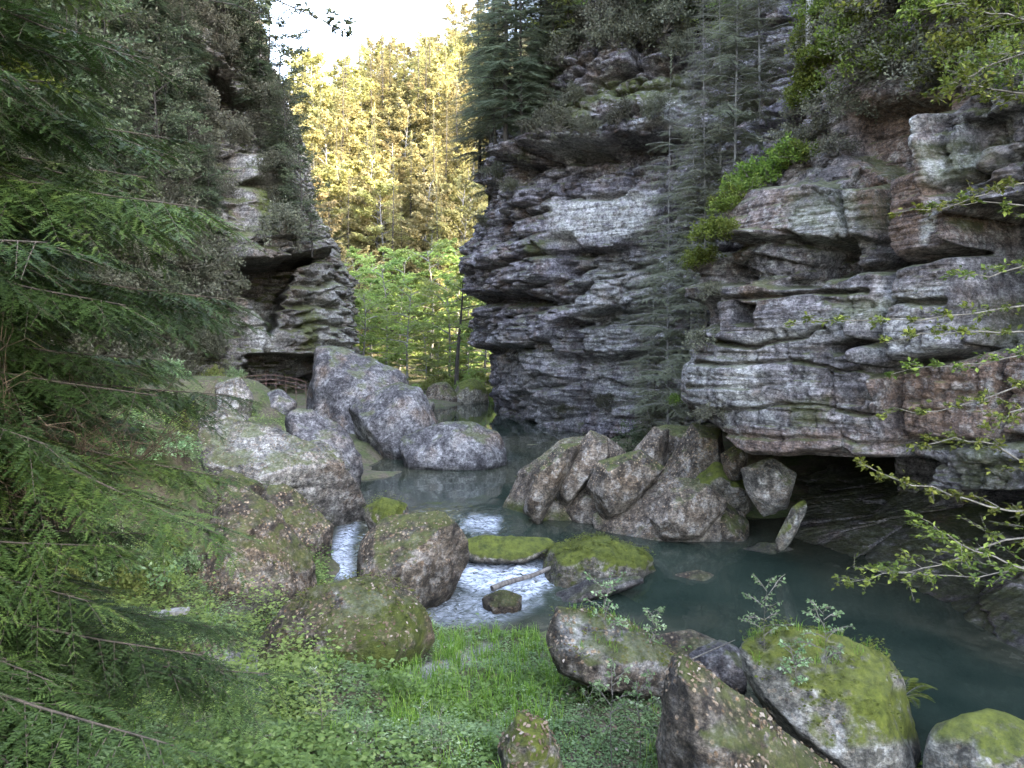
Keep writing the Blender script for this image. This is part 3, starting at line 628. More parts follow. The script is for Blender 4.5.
boulder('near_mid', [(544, 640), (556, 607), (602, 610), (652, 634), (696, 664), (690, 690), (640, 690), (560, 668)], 11.6, 2.0, 'brown_boulder', 'light brown leaf strewn rock on the near bank with hollow shaded base', 6, .9, 18, sink=.15, front=(.1, -.3), facets=((.05, -.62, .78, .45),), tints=(('pale', [(560, 615), (620, 620), (690, 665), (640, 675), (560, 650)], .45),))
boulder('near_sharp', [(660, 705), (674, 660), (692, 655), (742, 694), (802, 734), (864, 772), (880, 830), (650, 830)], 8.6, 1.8, 'brown_boulder', 'sharp ridged brown boulder in the near foreground, moss along its crest', 6, 1.0, 16, facets=((.5, -.5, .7, .72),))
boulder('near_moss', [(738, 648), (786, 624), (842, 638), (892, 662), (922, 716), (924, 752), (862, 758), (800, 728), (748, 694)], 10.3, 2.2, 'light_mossy_boulder', 'big pale boulder capped with yellow moss and plants beside the lower pool', 6, .8, 16, front=(.1, -.35), facets=((.05, -.6, .8, .55),), tints=(('moss', [(840, 680), (915, 690), (925, 740), (850, 745)], 1.0),))
boulder('corner', [(922, 752), (944, 722), (988, 708), (1030, 720), (1080, 760), (1070, 810), (930, 800)], 9.2, 1.8, 'light_mossy_boulder', 'rounded grey boulder with a moss cap in the lower right of the pool', 6, .7, 9, tints=(('moss', [(930, 708), (1040, 705), (1040, 745), (935, 740)], .9),))
boulder('near_small', [(496, 745), (518, 710), (546, 720), (572, 772), (576, 800), (486, 800)], 8.8, 1.0, 'mossy_boulder', 'small pointed mossy rock among the plants of the near bank', 5, 1.0, 12)
boulder('sunken', [(672, 575), (700, 570), (724, 578), (716, 587), (684, 587)], 18.3, .8, 'slab', 'reddish rock barely showing above the lower pool', 4, .8, 8, sink=.6)
boulder('ledge_foot', [(735, 552), (770, 543), (800, 552), (802, 566), (760, 570), (735, 564)], 20, 1.4, 'grey_boulder', 'flat grey rubble rock at the foot of the dark hollow', 4, 1.2, 10, sink=.5)
boulder('far_a', [(422, 398), (432, 384), (446, 382), (458, 396), (456, 406), (430, 408)], 66, 3, 'brown_boulder', 'far rounded boulder on the bank behind the leaning pale boulder', 4, 1.0, 12)
boulder('far_b', [(450, 396), (460, 382), (474, 378), (486, 388), (490, 402), (458, 405)], 67, 3, 'mossy_boulder', 'far mossy boulder at the foot of the middle cliff upstream', 4, 1.0, 12)
boulder('far_c', [(408, 402), (420, 396), (434, 402), (434, 412), (410, 412)], 58, 2.5, 'grey_boulder', 'low far grey rock at the head of the upper pool', 4, 1.0, 12)
boulder('stone_left', [(262, 395), (280, 390), (296, 402), (292, 420), (266, 418)], 40, 3, 'pale_boulder', 'pale block below the railing on the left bank', 4, 1.0, 14)
boulder('stone_left2', [(216, 384), (240, 378), (252, 396), (246, 416), (220, 414)], 36, 3, 'grey_boulder', 'grey block half hidden by spruce twigs below the left cliff', 4, 1.0, 14)
boulder('bank_a', [(196, 500), (226, 470), (262, 484), (272, 520), (236, 540), (200, 534)], 20.5, 2.2, 'brown_boulder', 'brown block below the left end of the long slanting boulder', 6, .8, 24)
boulder('bank_c', [(256, 442), (276, 428), (300, 440), (306, 462), (270, 466)], 26, 2, 'pale_boulder', 'small pale block behind the long slanting boulder', 5, .8, 24)
boulder('bank_d', [(200, 420), (222, 408), (246, 416), (250, 436), (210, 440)], 27, 2, 'grey_boulder', 'grey block at the upper end of the long slanting boulder', 5, .8, 24)
boulder('bank_e', [(296, 446), (318, 440), (340, 452), (352, 476), (318, 474)], 25, 1.6, 'grey_boulder', 'wedge of rock between the notched boulder and the long slab', 5, .8, 24)
boulder('stream_b', [(482, 598), (500, 590), (522, 596), (520, 606), (488, 608)], 16.4, .7, 'brown_boulder', 'small wet rock awash below the white water', 4, .8, 14, sink=.6)
boulder('stream_c', [(655, 636), (690, 630), (720, 642), (716, 656), (668, 656)], 14.0, 1.2, 'slab', 'reddish brown flat rock at the water behind the near rocks', 5, .7, 16, sink=.5)
boulder('stream_d', [(690, 655), (720, 640), (744, 652), (744, 680), (706, 684)], 12.2, 1.0, 'pale_boulder', 'small bluish pale rock between the sharp boulder and the mossy capped one', 5, .8, 18)
boulder('midstream', [(536, 596), (590, 580), (640, 576), (644, 584), (596, 596), (545, 606)], 17.2, .9, 'pale_boulder', 'long low grey rock lying awash beside the mossy overgrown rock', 5, .6, 9, sink=.4)

# ------------------------------------------------------------------ wood helpers
def tubes(paths, radii, sides=5):
    """paths: list of (n,3); radii: list of (n,)"""
    Vs, Fs, off = [], [], 0
    ang = np.arange(sides) * 2 * math.pi / sides
    for p, r in zip(paths, radii):
        p = np.asarray(p, float); n = len(p)
        tg = unit(np.gradient(p, axis=0))
        ref = np.where(np.abs(tg[:, 2:3]) > .9, np.array([[1., 0, 0]]), np.array([[0, 0, 1.]]))
        a = unit(np.cross(tg, ref)); b = np.cross(tg, a)
        ring = p[:, None] + np.asarray(r)[:, None, None] * (np.cos(ang)[None, :, None] * a[:, None] + np.sin(ang)[None, :, None] * b[:, None])
        Vs.append(ring.reshape(-1, 3))
        i = np.arange(n * sides).reshape(n, sides) + off
        j = np.roll(i, -1, 1)
        Fs.append(np.stack([i[:-1], j[:-1], j[1:], i[1:]], -1).reshape(-1, 4))
        off += n * sides
    return np.concatenate(Vs), np.concatenate(Fs)

def leaf_blades(pos, dirv, nrm, L, Wd, rnd):
    """kite shaped leaves folded a little along the middle"""
    pos, d, n = np.asarray(pos), unit(dirv), unit(nrm)
    s = unit(np.cross(d, n)); n = np.cross(s, d)
    L = np.broadcast_to(L, len(pos))[:, None]; Wd = np.broadcast_to(Wd, len(pos))[:, None]
    a = pos; b = pos + d * L * .5 + s * Wd * .5 + n * Wd * .18; c = pos + d * L; e = pos + d * L * .5 - s * Wd * .5 + n * Wd * .18
    V = np.stack([a, b, c, e], 1).reshape(-1, 3)
    k = np.arange(len(pos)) * 4
    T = np.concatenate([np.stack([k, k + 1, k + 2], -1), np.stack([k, k + 2, k + 3], -1)])
    return V, T, np.repeat(rnd, 4)

def rand_dirs(n, r):
    return unit(r.normal(size=(n, 3)))

def needle_template(n, r, nl=.12, nw=.02, lift=.02):
    """a twig of unit length with needles on both sides, along x in the xy plane"""
    x = np.repeat(np.linspace(.02, 1.0, n), 2); sd = np.tile([1., -1.], n)
    ang = np.radians(52 + 12 * r.normal(size=2 * n)); ln = nl * (.8 + .4 * r.random(2 * n)) * (1 - .45 * x)
    tip = np.stack([x + np.cos(ang) * ln, sd * np.sin(ang) * ln, lift * r.normal(size=2 * n) + .25 * ln], -1)
    b0 = np.stack([x - nw, np.zeros_like(x), np.zeros_like(x)], -1); b1 = np.stack([x + nw, np.zeros_like(x), np.zeros_like(x)], -1)
    V = np.stack([b0, b1, tip], 1).reshape(-1, 3)
    return V

def place_template(tv, o, d, up, s):
    """tv (k,3); o,d,up (m,3); s (m,)"""
    d = unit(d); y = unit(np.cross(up, d)); z = np.cross(d, y)
    V = o[:, None] + s[:, None, None] * (tv[None, :, 0:1] * d[:, None] + tv[None, :, 1:2] * y[:, None] + tv[None, :, 2:3] * z[:, None])
    V = V.reshape(-1, 3)
    return V, np.arange(len(V)).reshape(-1, 3)

def conifer(h, rad, seed, spacing, nb, droop=.35, rise=.1, twig_step=.16, twig_len=.45, sub=0, needles=10, nl=.16, nw=.03, base=.08, thin=1.0, top=.75, stem=.011, azbias=None, keep=None, submax=9., limb=.014):
    """returns (wood V,F), (needle V,T,rnd)"""
    r = np.random.default_rng(seed)
    n = 12
    zt = np.linspace(0, h, n); tr = np.stack([.04 * h * .15 * np.sin(zt / h * 3 + seed), .04 * h * .12 * np.cos(zt / h * 2.3 + seed), zt], -1); tr[:, :2] -= tr[0, :2]
    paths, radii = [tr], [h * stem * (1 - .93 * zt / h)]
    tpl = needle_template(needles, r, nl, nw)
    O, Dv, U, S, R = [], [], [], [], []
    z = base * h
    while z < h * .985:
        q = (z - base * h) / (h * (1 - base))
        Lz = rad * (1 - q) ** top + .06 * rad
        a0 = r.random() * 6.28
        for k in range(nb):
            if r.random() > thin: continue
            az = a0 + k * 6.283 / nb + .5 * r.normal()
            if azbias is not None and r.random() < .5: az = azbias + .9 * r.normal()
            if keep is not None and math.cos(az - keep) < -.25 and r.random() < .85: continue
            L = Lz * (.65 + .5 * r.random()) * (.5 if q < .05 and thin < 1 else 1)
            dirh = np.array([math.cos(az), math.sin(az), 0]); z0 = z + .3 * spacing * r.normal()
            o = np.array([np.interp(z0, zt, tr[:, 0]), np.interp(z0, zt, tr[:, 1]), z0])
            m = 7; t_ = np.linspace(0, 1, m)[:, None]
            dr = droop * (.6 + .8 * r.random())
            side = np.array([-dirh[1], dirh[0], 0]) * .12 * r.normal()
            pth = o + dirh * L * t_ + np.array([0, 0, 1.]) * L * (rise * t_ - dr * t_ ** 2 + .5 * dr * t_ ** 4 * .6) + side * L * t_ ** 2
            paths.append(pth); radii.append(np.maximum(.003, L * limb * (1 - .85 * t_[:, 0])))
            ntw = max(2, int(L / twig_step)); brn = r.random()
            for i in range(ntw):
                u = .14 + .86 * (i + r.random() * .6) / ntw
                if u > 1: u = 1.0
                p = np.array([np.interp(u, t_[:, 0], pth[:, c]) for c in range(3)])
                for sg in (-1, 1):
                    tl = twig_len * L * (1.05 - u * .75) * (.6 + .6 * r.random())
                    aa = math.radians(50 + 15 * r.normal()) * sg * (1 - .5 * (u > .96))
                    dh = np.array([dirh[0] * math.cos(aa) - dirh[1] * math.sin(aa), dirh[0] * math.sin(aa) + dirh[1] * math.cos(aa), -.12 - .35 * r.random() * (1 + droop)])
                    dh = unit(dh)
                    if sub:
                        ns = max(2, int(tl / sub))
                        for j in range(ns):
                            w = (j + .5) / ns; pp = p + dh * tl * w + np.array([0, 0, -.15 * tl * w * w])
                            for s2 in (-1, 1):
                                bb = math.radians(45 + 12 * r.normal()) * s2
                                d2 = np.array([dh[0] * math.cos(bb) - dh[1] * math.sin(bb), dh[0] * math.sin(bb) + dh[1] * math.cos(bb), dh[2] - .1 + .12 * r.normal()])
                                O.append(pp); Dv.append(d2); U.append((.25 * r.normal(), .25 * r.normal(), 1)); S.append(min(submax, max(.05, tl * .42 * (1.1 - w * .8) * (.7 + .5 * r.random())))); R.append(.55 * brn + .45 * r.random())
                    if sub:
                        paths.append(np.stack([p, p + dh * tl * .5 + np.array([0, 0, -.04 * tl]), p + dh * tl + np.array([0, 0, -.15 * tl])])); radii.append(np.array([.0035, .0025, .0012]))
                    else:
                        O.append(p); Dv.append(dh); U.append((.3 * r.normal(), .3 * r.normal(), 1)); S.append(tl); R.append(.6 * brn + .4 * r.random())
        z += spacing * (.7 + .6 * r.random()) * (1 - .35 * q)
    O.append(tr[-1]); Dv.append((0.01, 0, 1.)); U.append((1, 0, 0)); S.append(.06 * h); R.append(.5)
    V, T = place_template(tpl, np.array(O), np.array(Dv), np.array(U, float), np.array(S))
    return tubes(paths, radii, 5), (V, T, np.repeat(np.array(R), len(tpl)))

def broadleaf(h, rad, seed, nlimb=14, nsub=9, leaves=12, leaf=.12, base=.3, flat=.6, rise=.35, stem=.014, spread=.35, crook=.15):
    r = np.random.default_rng(seed)
    n = 10; zt = np.linspace(0, 1, n)
    tr = np.stack([crook * h * .3 * np.sin(zt * 3.1 + seed) * zt, crook * h * .3 * np.cos(zt * 2.7 + seed) * zt, zt * h * .95], -1)
    paths, radii = [tr], [h * stem * (1 - .85 * zt)]
    Pp, Dd, Nn, Rr = [], [], [], []
    for k in range(nlimb):
        u = base + (1 - base) * (k + r.random()) / nlimb; u = min(u, .99)
        o = np.array([np.interp(u, zt, tr[:, c]) for c in range(3)])
        q = (u - base) / (1 - base)
        L = rad * (.55 + .6 * r.random()) * (math.sin(math.pi * min(1, .2 + .72 * q)) * .75 + .3)
        az = k * 2.4 + r.normal() * .4
        dr = np.array([math.cos(az), math.sin(az), 0]); m = 6; t_ = np.linspace(0, 1, m)[:, None]
        rs = rise * (.5 + r.random()) + .6 * q * q
        pth = o + dr * L * t_ + np.array([0, 0, 1.]) * L * (rs * t_ - .25 * t_ ** 2) + .07 * L * np.cumsum(r.normal(size=(m, 3)), 0) * t_ * .5
        paths.append(pth); radii.append(np.maximum(.006, L * .018 * (1 - .85 * t_[:, 0])))
        br = r.random()
        for j in range(nsub):
            w = .25 + .75 * (j + r.random()) / nsub; w = min(w, 1)
            p = np.array([np.interp(w, t_[:, 0], pth[:, c]) for c in range(3)])
            a2 = az + (1 if j % 2 else -1) * (.7 + .4 * r.normal())
            l2 = L * spread * (1.2 - .7 * w) * (.6 + .7 * r.random())
            d2 = np.array([math.cos(a2), math.sin(a2), .15 + .2 * r.normal()])
            e = p + d2 * l2
            paths.append(np.stack([p, (p + e) / 2 + .05 * l2 * r.normal(size=3), e])); radii.append(np.array([.008, .006, .003]) * max(1, L / 2.5))
            nl = leaves
            tt = r.random(nl)[:, None]
            lp = p + d2 * l2 * (.15 + 1.0 * tt) + r.normal(size=(nl, 3)) * np.array([.16, .16, .16 * (1 - flat) + .03]) * l2
            Pp.append(lp); dd = r.normal(size=(nl, 3)) + d2 * .8; dd[:, 2] = dd[:, 2] * (1 - flat) - .1; Dd.append(dd)
            nn = r.normal(size=(nl, 3)) * (1 - flat * .6); nn[:, 2] += .9; Nn.append(nn)
            Rr.append(np.clip(.5 * br + .5 * r.random(nl), 0, 1))
    Pp, Dd, Nn, Rr = map(np.concatenate, (Pp, Dd, Nn, Rr))
    sz = leaf * (.6 + .8 * r.random(len(Pp)))
    return tubes(paths, radii, 5), leaf_blades(Pp, Dd, Nn, sz, sz * .62, Rr)

M['bark'] = bark_mat('dark_bark', (.016, .013, .011), (.06, .05, .042))
M['grey_bark'] = bark_mat('grey_bark', (.10, .095, .09), (.27, .26, .25))
M['white_bark'] = bark_mat('birch_bark', (.20, .19, .185), (.50, .49, .48), 3)
M['twig'] = bark_mat('twig_bark', (.07, .06, .048), (.19, .17, .14))
M['dead_twig'] = bark_mat('dead_twig', (.04, .027, .016), (.12, .085, .055))
M['spruce'] = leaf_mat('spruce_needles', (.022, .034, .018), (.055, .075, .036), (.11, .13, .06), .3)
M['near_spruce'] = leaf_mat('hemlock_needles', (.012, .021, .006), (.037, .061, .014), (.10, .135, .03), .3)
M['blue_spruce'] = leaf_mat('dusky_needles', (.06, .075, .05), (.125, .145, .09), (.21, .225, .125), .35)
M['grey_needles'] = leaf_mat('greyish_needles', (.11, .118, .078), (.19, .20, .13), (.29, .295, .19), .35)
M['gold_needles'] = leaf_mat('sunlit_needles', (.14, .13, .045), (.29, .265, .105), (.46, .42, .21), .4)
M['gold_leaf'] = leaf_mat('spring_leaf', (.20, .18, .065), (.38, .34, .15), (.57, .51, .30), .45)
M['green_leaf'] = leaf_mat('beech_leaf', (.14, .19, .055), (.27, .34, .10), (.38, .44, .15), .5)
M['lime_leaf'] = leaf_mat('lime_leaf', (.05, .075, .012), (.115, .155, .025), (.21, .25, .05), .4)
M['yellow_leaf'] = leaf_mat('yellow_green_leaf', (.045, .062, .012), (.12, .15, .026), (.25, .28, .055), .4)
M['dark_leaf'] = leaf_mat('dusky_leaf', (.045, .06, .035), (.10, .12, .065), (.18, .20, .11), .4)
M['herb'] = leaf_mat('herb_leaf', (.07, .13, .045), (.24, .345, .16), (.50, .58, .38), .4)
M['grassblade'] = leaf_mat('grass_blade', (.09, .17, .02), (.19, .32, .045), (.32, .42, .09), .45)
M['grey_shrub'] = leaf_mat('grey_shrub_leaf', (.06, .06, .043), (.13, .13, .088), (.22, .215, .15), .35)
M['dead_leaf'] = leaf_mat('dead_leaf', (.09, .06, .035), (.20, .15, .10), (.36, .31, .25), .1)

def make_tree(name, label, cat, loc, wood, leaf, wood_m, leaf_m, group=None, rotz=0, scale=1.):
    t_ = thing(name, label, cat, loc, None, group, rotz, scale)
    obj('trunk', mesh('trunk', wood[0], wood[1], M[wood_m]), t_)
    obj('crown', mesh('crown', leaf[0], leaf[1], M[leaf_m], False, {'rnd': leaf[2]}), t_)
    return t_

# ------------------------------------------------------------------ vegetation and small things
def in_polys(px, py, polys):
    return any(poly_mask(np.array([float(px)]), np.array([float(py)]), p, 2)[0] > .5 for p in polys)

def mound(rad, n, leaf, seed, hgt=.7, stems=14, droop=.2, fill=.5):
    """a low leafy bush: stems from the root fanning into a leafy dome"""
    r = np.random.default_rng(seed)
    paths, radii = [], []
    ends = []
    for k in range(stems):
        az = r.random() * 6.283; el = .25 + 1.2 * r.random(); L = rad * (.6 + .5 * r.random())
        e = np.array([math.cos(az) * math.cos(el) * L, math.sin(az) * math.cos(el) * L, math.sin(el) * L * hgt])
        t_ = np.linspace(0, 1, 5)[:, None]
        p = e * t_ + .12 * rad * np.cumsum(r.normal(size=(5, 3)), 0) * t_ * .4
        p[:, 2] -= droop * rad * t_[:, 0] ** 3
        paths.append(p); radii.append(np.array([.016, .013, .010, .007, .003]) * rad)
        ends.append(p)
        for j in range(4):
            w = .35 + .6 * r.random(); q = np.array([np.interp(w, t_[:, 0], p[:, c]) for c in range(3)])
            d = unit(e + r.normal(size=3) * L * .6) * L * .45
            pp = np.stack([q, q + d * .5 + r.normal(size=3) * .03 * rad, q + d]); paths.append(pp); radii.append(np.array([.008, .006, .002]) * rad); ends.append(pp)
    k = r.integers(0, len(ends), n); w = fill + (1.08 - fill) * r.random(n)
    pos = np.array([[np.interp(a, np.linspace(0, 1, len(ends[i])), ends[i][:, c]) for c in range(3)] for i, a in zip(k, w)]) + r.normal(size=(n, 3)) * .07 * rad
    d = r.normal(size=(n, 3)) + unit(pos) * .8; nn = r.normal(size=(n, 3)) * .7 + np.array([0, 0, .9])
    sz = leaf * (.6 + .8 * r.random(n))
    return tubes(paths, radii, 4), leaf_blades(pos, d, nn, sz, sz * .6, np.clip(hsh(k, seed) * .5 + .5 * r.random(n), 0, 1))

def make_bush(name, label, cat, loc, wl, wood_m, leaf_m, group=None, scale=1., rotz=0.):
    t_ = thing(name, label, cat, loc, None, group, rotz, scale)
    obj('stems', mesh('stems', wl[0][0], wl[0][1], M[wood_m]), t_)
    obj('foliage', mesh('foliage', wl[1][0], wl[1][1], M[leaf_m], False, {'rnd': wl[1][2]}), t_)
    return t_

M['spruce_twig'] = bark_mat('spruce_twig', (.02, .016, .011), (.06, .048, .035))
R = np.random.default_rng(99)
def spread_copies(roots, pts, smin, smax, jitter=True):
    """first places the built things, then copies of them"""
    used = set(); out = []
    for i, (p, sc_) in enumerate(pts):
        src = roots[i % len(roots)]
        s_ = sc_ * (smin + (smax - smin) * R.random()); rz = R.random() * 6.28
        if id(src) not in used:
            used.add(id(src)); src.location = Vector([float(a) for a in p]); src.scale = (s_,) * 3; src.rotation_euler.z = rz; out.append(src)
        else: out.append(dup(src, p, rz, s_))
    return out

# --- the forested slope at the end of the gorge
fw = 'trees on the sunlit far slope'
ft = []
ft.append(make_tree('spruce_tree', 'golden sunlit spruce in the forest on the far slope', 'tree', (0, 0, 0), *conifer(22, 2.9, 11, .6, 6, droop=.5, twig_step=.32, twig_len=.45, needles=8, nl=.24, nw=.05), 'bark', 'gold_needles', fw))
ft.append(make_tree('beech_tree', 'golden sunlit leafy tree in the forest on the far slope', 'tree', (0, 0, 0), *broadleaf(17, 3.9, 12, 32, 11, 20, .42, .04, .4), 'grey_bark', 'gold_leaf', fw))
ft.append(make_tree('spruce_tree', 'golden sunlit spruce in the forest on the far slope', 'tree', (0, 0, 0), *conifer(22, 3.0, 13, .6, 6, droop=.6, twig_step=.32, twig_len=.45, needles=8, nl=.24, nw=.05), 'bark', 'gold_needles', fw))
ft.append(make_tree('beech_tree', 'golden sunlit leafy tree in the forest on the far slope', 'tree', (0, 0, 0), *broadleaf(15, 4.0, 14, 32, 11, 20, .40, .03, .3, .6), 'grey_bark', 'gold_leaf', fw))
pts = []
for row, yy in enumerate(np.linspace(101, 184, 18)):
    x0, x1 = (272 - 512) / F * yy, (494 - 512) / F * yy
    nx_ = int((x1 - x0) / 3.4)
    for k in range(nx_ + 1):
        x = x0 + (x1 - x0) * (k + R.random() * .8) / (nx_ + .4); y = yy + 4 * R.normal()
        pts.append((np.array([x, y, float(ground_z(x, y)) - .3]), 1.0))
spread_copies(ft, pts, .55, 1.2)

# --- light green trees on the valley floor
gv = 'light green trees beside the upper river'
gt = [make_tree('beech_tree', 'light green layered beech growing by the river below the sunlit slope', 'tree', (0, 0, 0), *broadleaf(14, 4.6, s_, 24, 11, 16, .34, .16, .72, .2, spread=.4), 'grey_bark', 'green_leaf', gv) for s_ in (21, 22)]
pts = []
for (px, Y, sc_) in ((362, 78, .75), (385, 84, 1.0), (408, 76, .8), (430, 88, 1.15), (448, 78, .95), (468, 84, 1.1), (485, 80, .9), (400, 92, 1.2), (350, 88, 1.0), (455, 94, 1.3), (372, 96, 1.1), (425, 73, .5), (440, 72, .45), (470, 73, .5)):
    x = (px - 512) / F * Y; pts.append((np.array([x, Y, float(ground_z(x, Y)) - .2]), sc_))
spread_copies(gt, pts, .95, 1.05)
# a dark slim trunk among them, and a dark pine at the shoulder of the left cliff
q = (457 - 512) / F * 70
t1 = make_tree('beech_tree', 'slim tree with a straight dark trunk standing before the light green beeches', 'tree', (q, 70, float(ground_z(q, 70)) - .2), *broadleaf(13, 3.2, 24, 12, 8, 10, .3, .55, .6, .2, stem=.022), 'bark', 'green_leaf')
dk = [make_tree('pine_tree', 'dark loose crowned pine on the shoulder behind the left cliff', 'tree', (0, 0, 0), *conifer(15, 3.0, 31, .8, 5, droop=.2, rise=.25, twig_step=.35, twig_len=.45, needles=7, nl=.26, nw=.05, base=.3, thin=.75), 'bark', 'spruce', 'dark trees behind the left cliff')]
pts = []
for (px, Y, sc_, by) in ((300, 72, 1.0, 300), (312, 76, 1.05, 330), (322, 70, .8, 350), (338, 74, .8, 380), (330, 82, 1.1, 330), (290, 66, .9, 240)):
    pts.append((P(px, by, Y), sc_))
spread_copies(dk, pts, .95, 1.1)

# --- spruces and shrubs on the middle cliff
ms = [make_tree('spruce_tree', 'dusky spruce on the brow of the middle cliff', 'tree', (0, 0, 0), *conifer(18, 2.9, 41 + k, .5, 6, droop=.5, twig_step=.2, twig_len=.5, needles=11, nl=.18, nw=.028, thin=.85, stem=.008), 'bark', 'blue_spruce', 'spruces on the brow of the middle cliff') for k in range(2)]
pts = []
for (px, py, sc_) in ((478, 165, 1.0), (492, 150, 1.1), (510, 150, .95), (528, 120, .7), (545, 95, .6), (470, 205, .75), (500, 120, 1.1), (465, 175, .9), (485, 140, 1.0), (560, 60, .8), (650, 35, 1.0), (690, 40, .9), (535, 60, 1.0)):
    p, n_ = cliff_mid.at(px, py, 9); pts.append((p - n_ * .5 - np.array([0, 0, .25]), sc_))
spread_copies(ms, pts, .8, 1.1)
mg = make_tree('beech_tree', 'light green leafy tree on top of the middle cliff', 'tree', (0, 0, 0), *broadleaf(9, 2.8, 46, 18, 9, 14, .2, .2, .4, .35), 'bark', 'green_leaf', 'leafy trees on top of the middle cliff')
pts = []
for (px, py, sc_) in ((575, 45, .8), (600, 40, 1.0), (632, 38, .9), (668, 40, 1.0), (700, 45, 1.0), (615, 10, 1.1), (650, 5, 1.1), (690, 15, 1.1), (548, 70, .7), (720, 60, .8)):
    p, n_ = cliff_mid.at(px, py, 9); pts.append((p - n_ * .3 - np.array([0, 0, .2]), sc_))
spread_copies([mg], pts, .8, 1.1)
gsh = [make_bush('shrub', 'grey green twiggy shrub on a ledge of the middle cliff', 'shrub', (0, 0, 0), mound(1.6, 2600, .13, 51 + k, .9, 16, .25), 'twig', 'grey_shrub', 'grey shrubs on the middle cliff') for k in range(2)]
pts = []
for (px, py, sc_) in ((535, 130, .8), (560, 124, .8), (585, 128, .6), (615, 128, .6), (540, 108, .7), (520, 165, .7), (505, 190, .6), (650, 118, .6), (488, 180, .8), (475, 225, .6), (570, 100, .7), (560, 50, 1.0), (610, 40, 1.1), (640, 38, 1.1), (670, 35, 1.0), (690, 60, .8), (580, 30, 1.2), (620, 15, 1.2), (660, 8, 1.2), (700, 15, 1.2), (560, 418, .5), (600, 410, .6)):
    p, n_ = cliff_mid.at(px, py, 9); pts.append((p + n_ * .1, sc_))
spread_copies(gsh, pts, .9, 1.2)
pv = make_bush('shrub', 'grey green shrub behind the rock pile below the middle cliff', 'shrub', (0, 0, 0), mound(1.0, 2000, .1, 59, .8, 16, .3), 'twig', 'dark_leaf', 'shrubs behind the rock pile')
pts = []
for (px, Y, sc_) in ((590, 31, .9), (610, 32, 1.1), (632, 30, 1.0), (650, 31.5, 1.1), (668, 29, .9), (620, 28.5, .7), (580, 33, .8), (640, 34, 1.2), (690, 28, .8), (655, 27.5, .6), (565, 34, .7)):
    x = (px - 512) / F * Y; pts.append((np.array([x, Y, float(ground_z(x, Y)) - .05]), sc_))
spread_copies([pv], pts, .9, 1.2)

# --- thin greyish conifers in the gully between the middle and right cliffs
gg = [make_tree('larch_tree', 'thin greyish conifer in the gully between the two right hand cliffs', 'tree', (0, 0, 0), *conifer(14, 1.9, 61 + k, .34, 7, droop=.45, rise=.3, twig_step=.13, twig_len=.42, needles=8, nl=.22, nw=.04, thin=.6, base=.0, stem=.004, top=.55), 'grey_bark', 'grey_needles', 'greyish conifers in the gully') for k in range(2)]
pts = [(P(668, 430, 31), 1.05), (P(690, 400, 29.5), .95), (P(655, 425, 34), .8), (P(706, 330, 29), .95), (P(720, 230, 29), 1.0), (P(700, 440, 27.5), .5), (P(648, 440, 33), .45), (P(735, 160, 28), .9), (P(760, 120, 28), .9)]
spread_copies(gg, pts, .95, 1.05)

# --- left cliff: grey twiggy growth hanging over most of the rock
HOLES = [[(185, 50), (222, 55), (255, 105), (250, 135), (220, 132), (195, 95)], [(226, 148), (276, 150), (280, 245), (232, 240)], [(222, 236), (312, 236), (345, 330), (340, 395), (208, 395), (222, 300)]]
ls = [make_bush('shrub', 'grey twiggy shrub clinging to the left cliff', 'shrub', (0, 0, 0), mound(2.0, 3000, .15, 71 + k, .9, 20, .3), 'twig', 'grey_shrub', 'grey shrubs on the left cliff') for k in range(3)]
pts = []
for gy_ in range(-40, 400, 21):
    for gx_ in range(20, 330, 21):
        px, py = gx_ + 9 * R.normal(), gy_ + 9 * R.normal()
        if in_polys(px, py, HOLES) or px > 258 + .2 * py: continue
        p, n_ = cliff_left.at(px, py, 10)
        pts.append((p + n_ * .1, 1.0))
spread_copies(ls, pts, .65, 1.2)
lt = [make_tree('ash_tree', 'dusky small leaved tree on the left cliff', 'tree', (0, 0, 0), *broadleaf(11, 3.2, 81 + k, 18, 10, 15, .2, .2, .3, .4), 'bark', 'dark_leaf', 'dusky trees on the left cliff') for k in range(2)]
pts = []
for (px, py, sc_) in ((262, 60, .9), (274, 100, .9), (288, 140, .9), (298, 190, .75), (306, 222, .6), (316, 255, .4), (250, 30, 1.0), (170, 170, .9), (190, 230, .8), (190, 290, .7), (160, 270, .9), (140, 340, .9), (80, 220, 1.1), (30, 60, 1.2), (20, 200, 1.2), (292, 165, .7), (235, 40, .9), (205, 30, 1.0), (150, 120, 1.0), (110, 160, 1.0), (170, 200, .8), (120, 250, .8), (190, 320, .6), (60, 140, 1.1), (170, 20, 1.1), (130, 40, 1.1), (240, 60, .8), (90, 60, 1.1)):
    p, n_ = cliff_left.at(px, py, 10); pts.append((p - n_ * .2 - np.array([0, 0, .5]), sc_))
spread_copies(lt, pts, .9, 1.1)

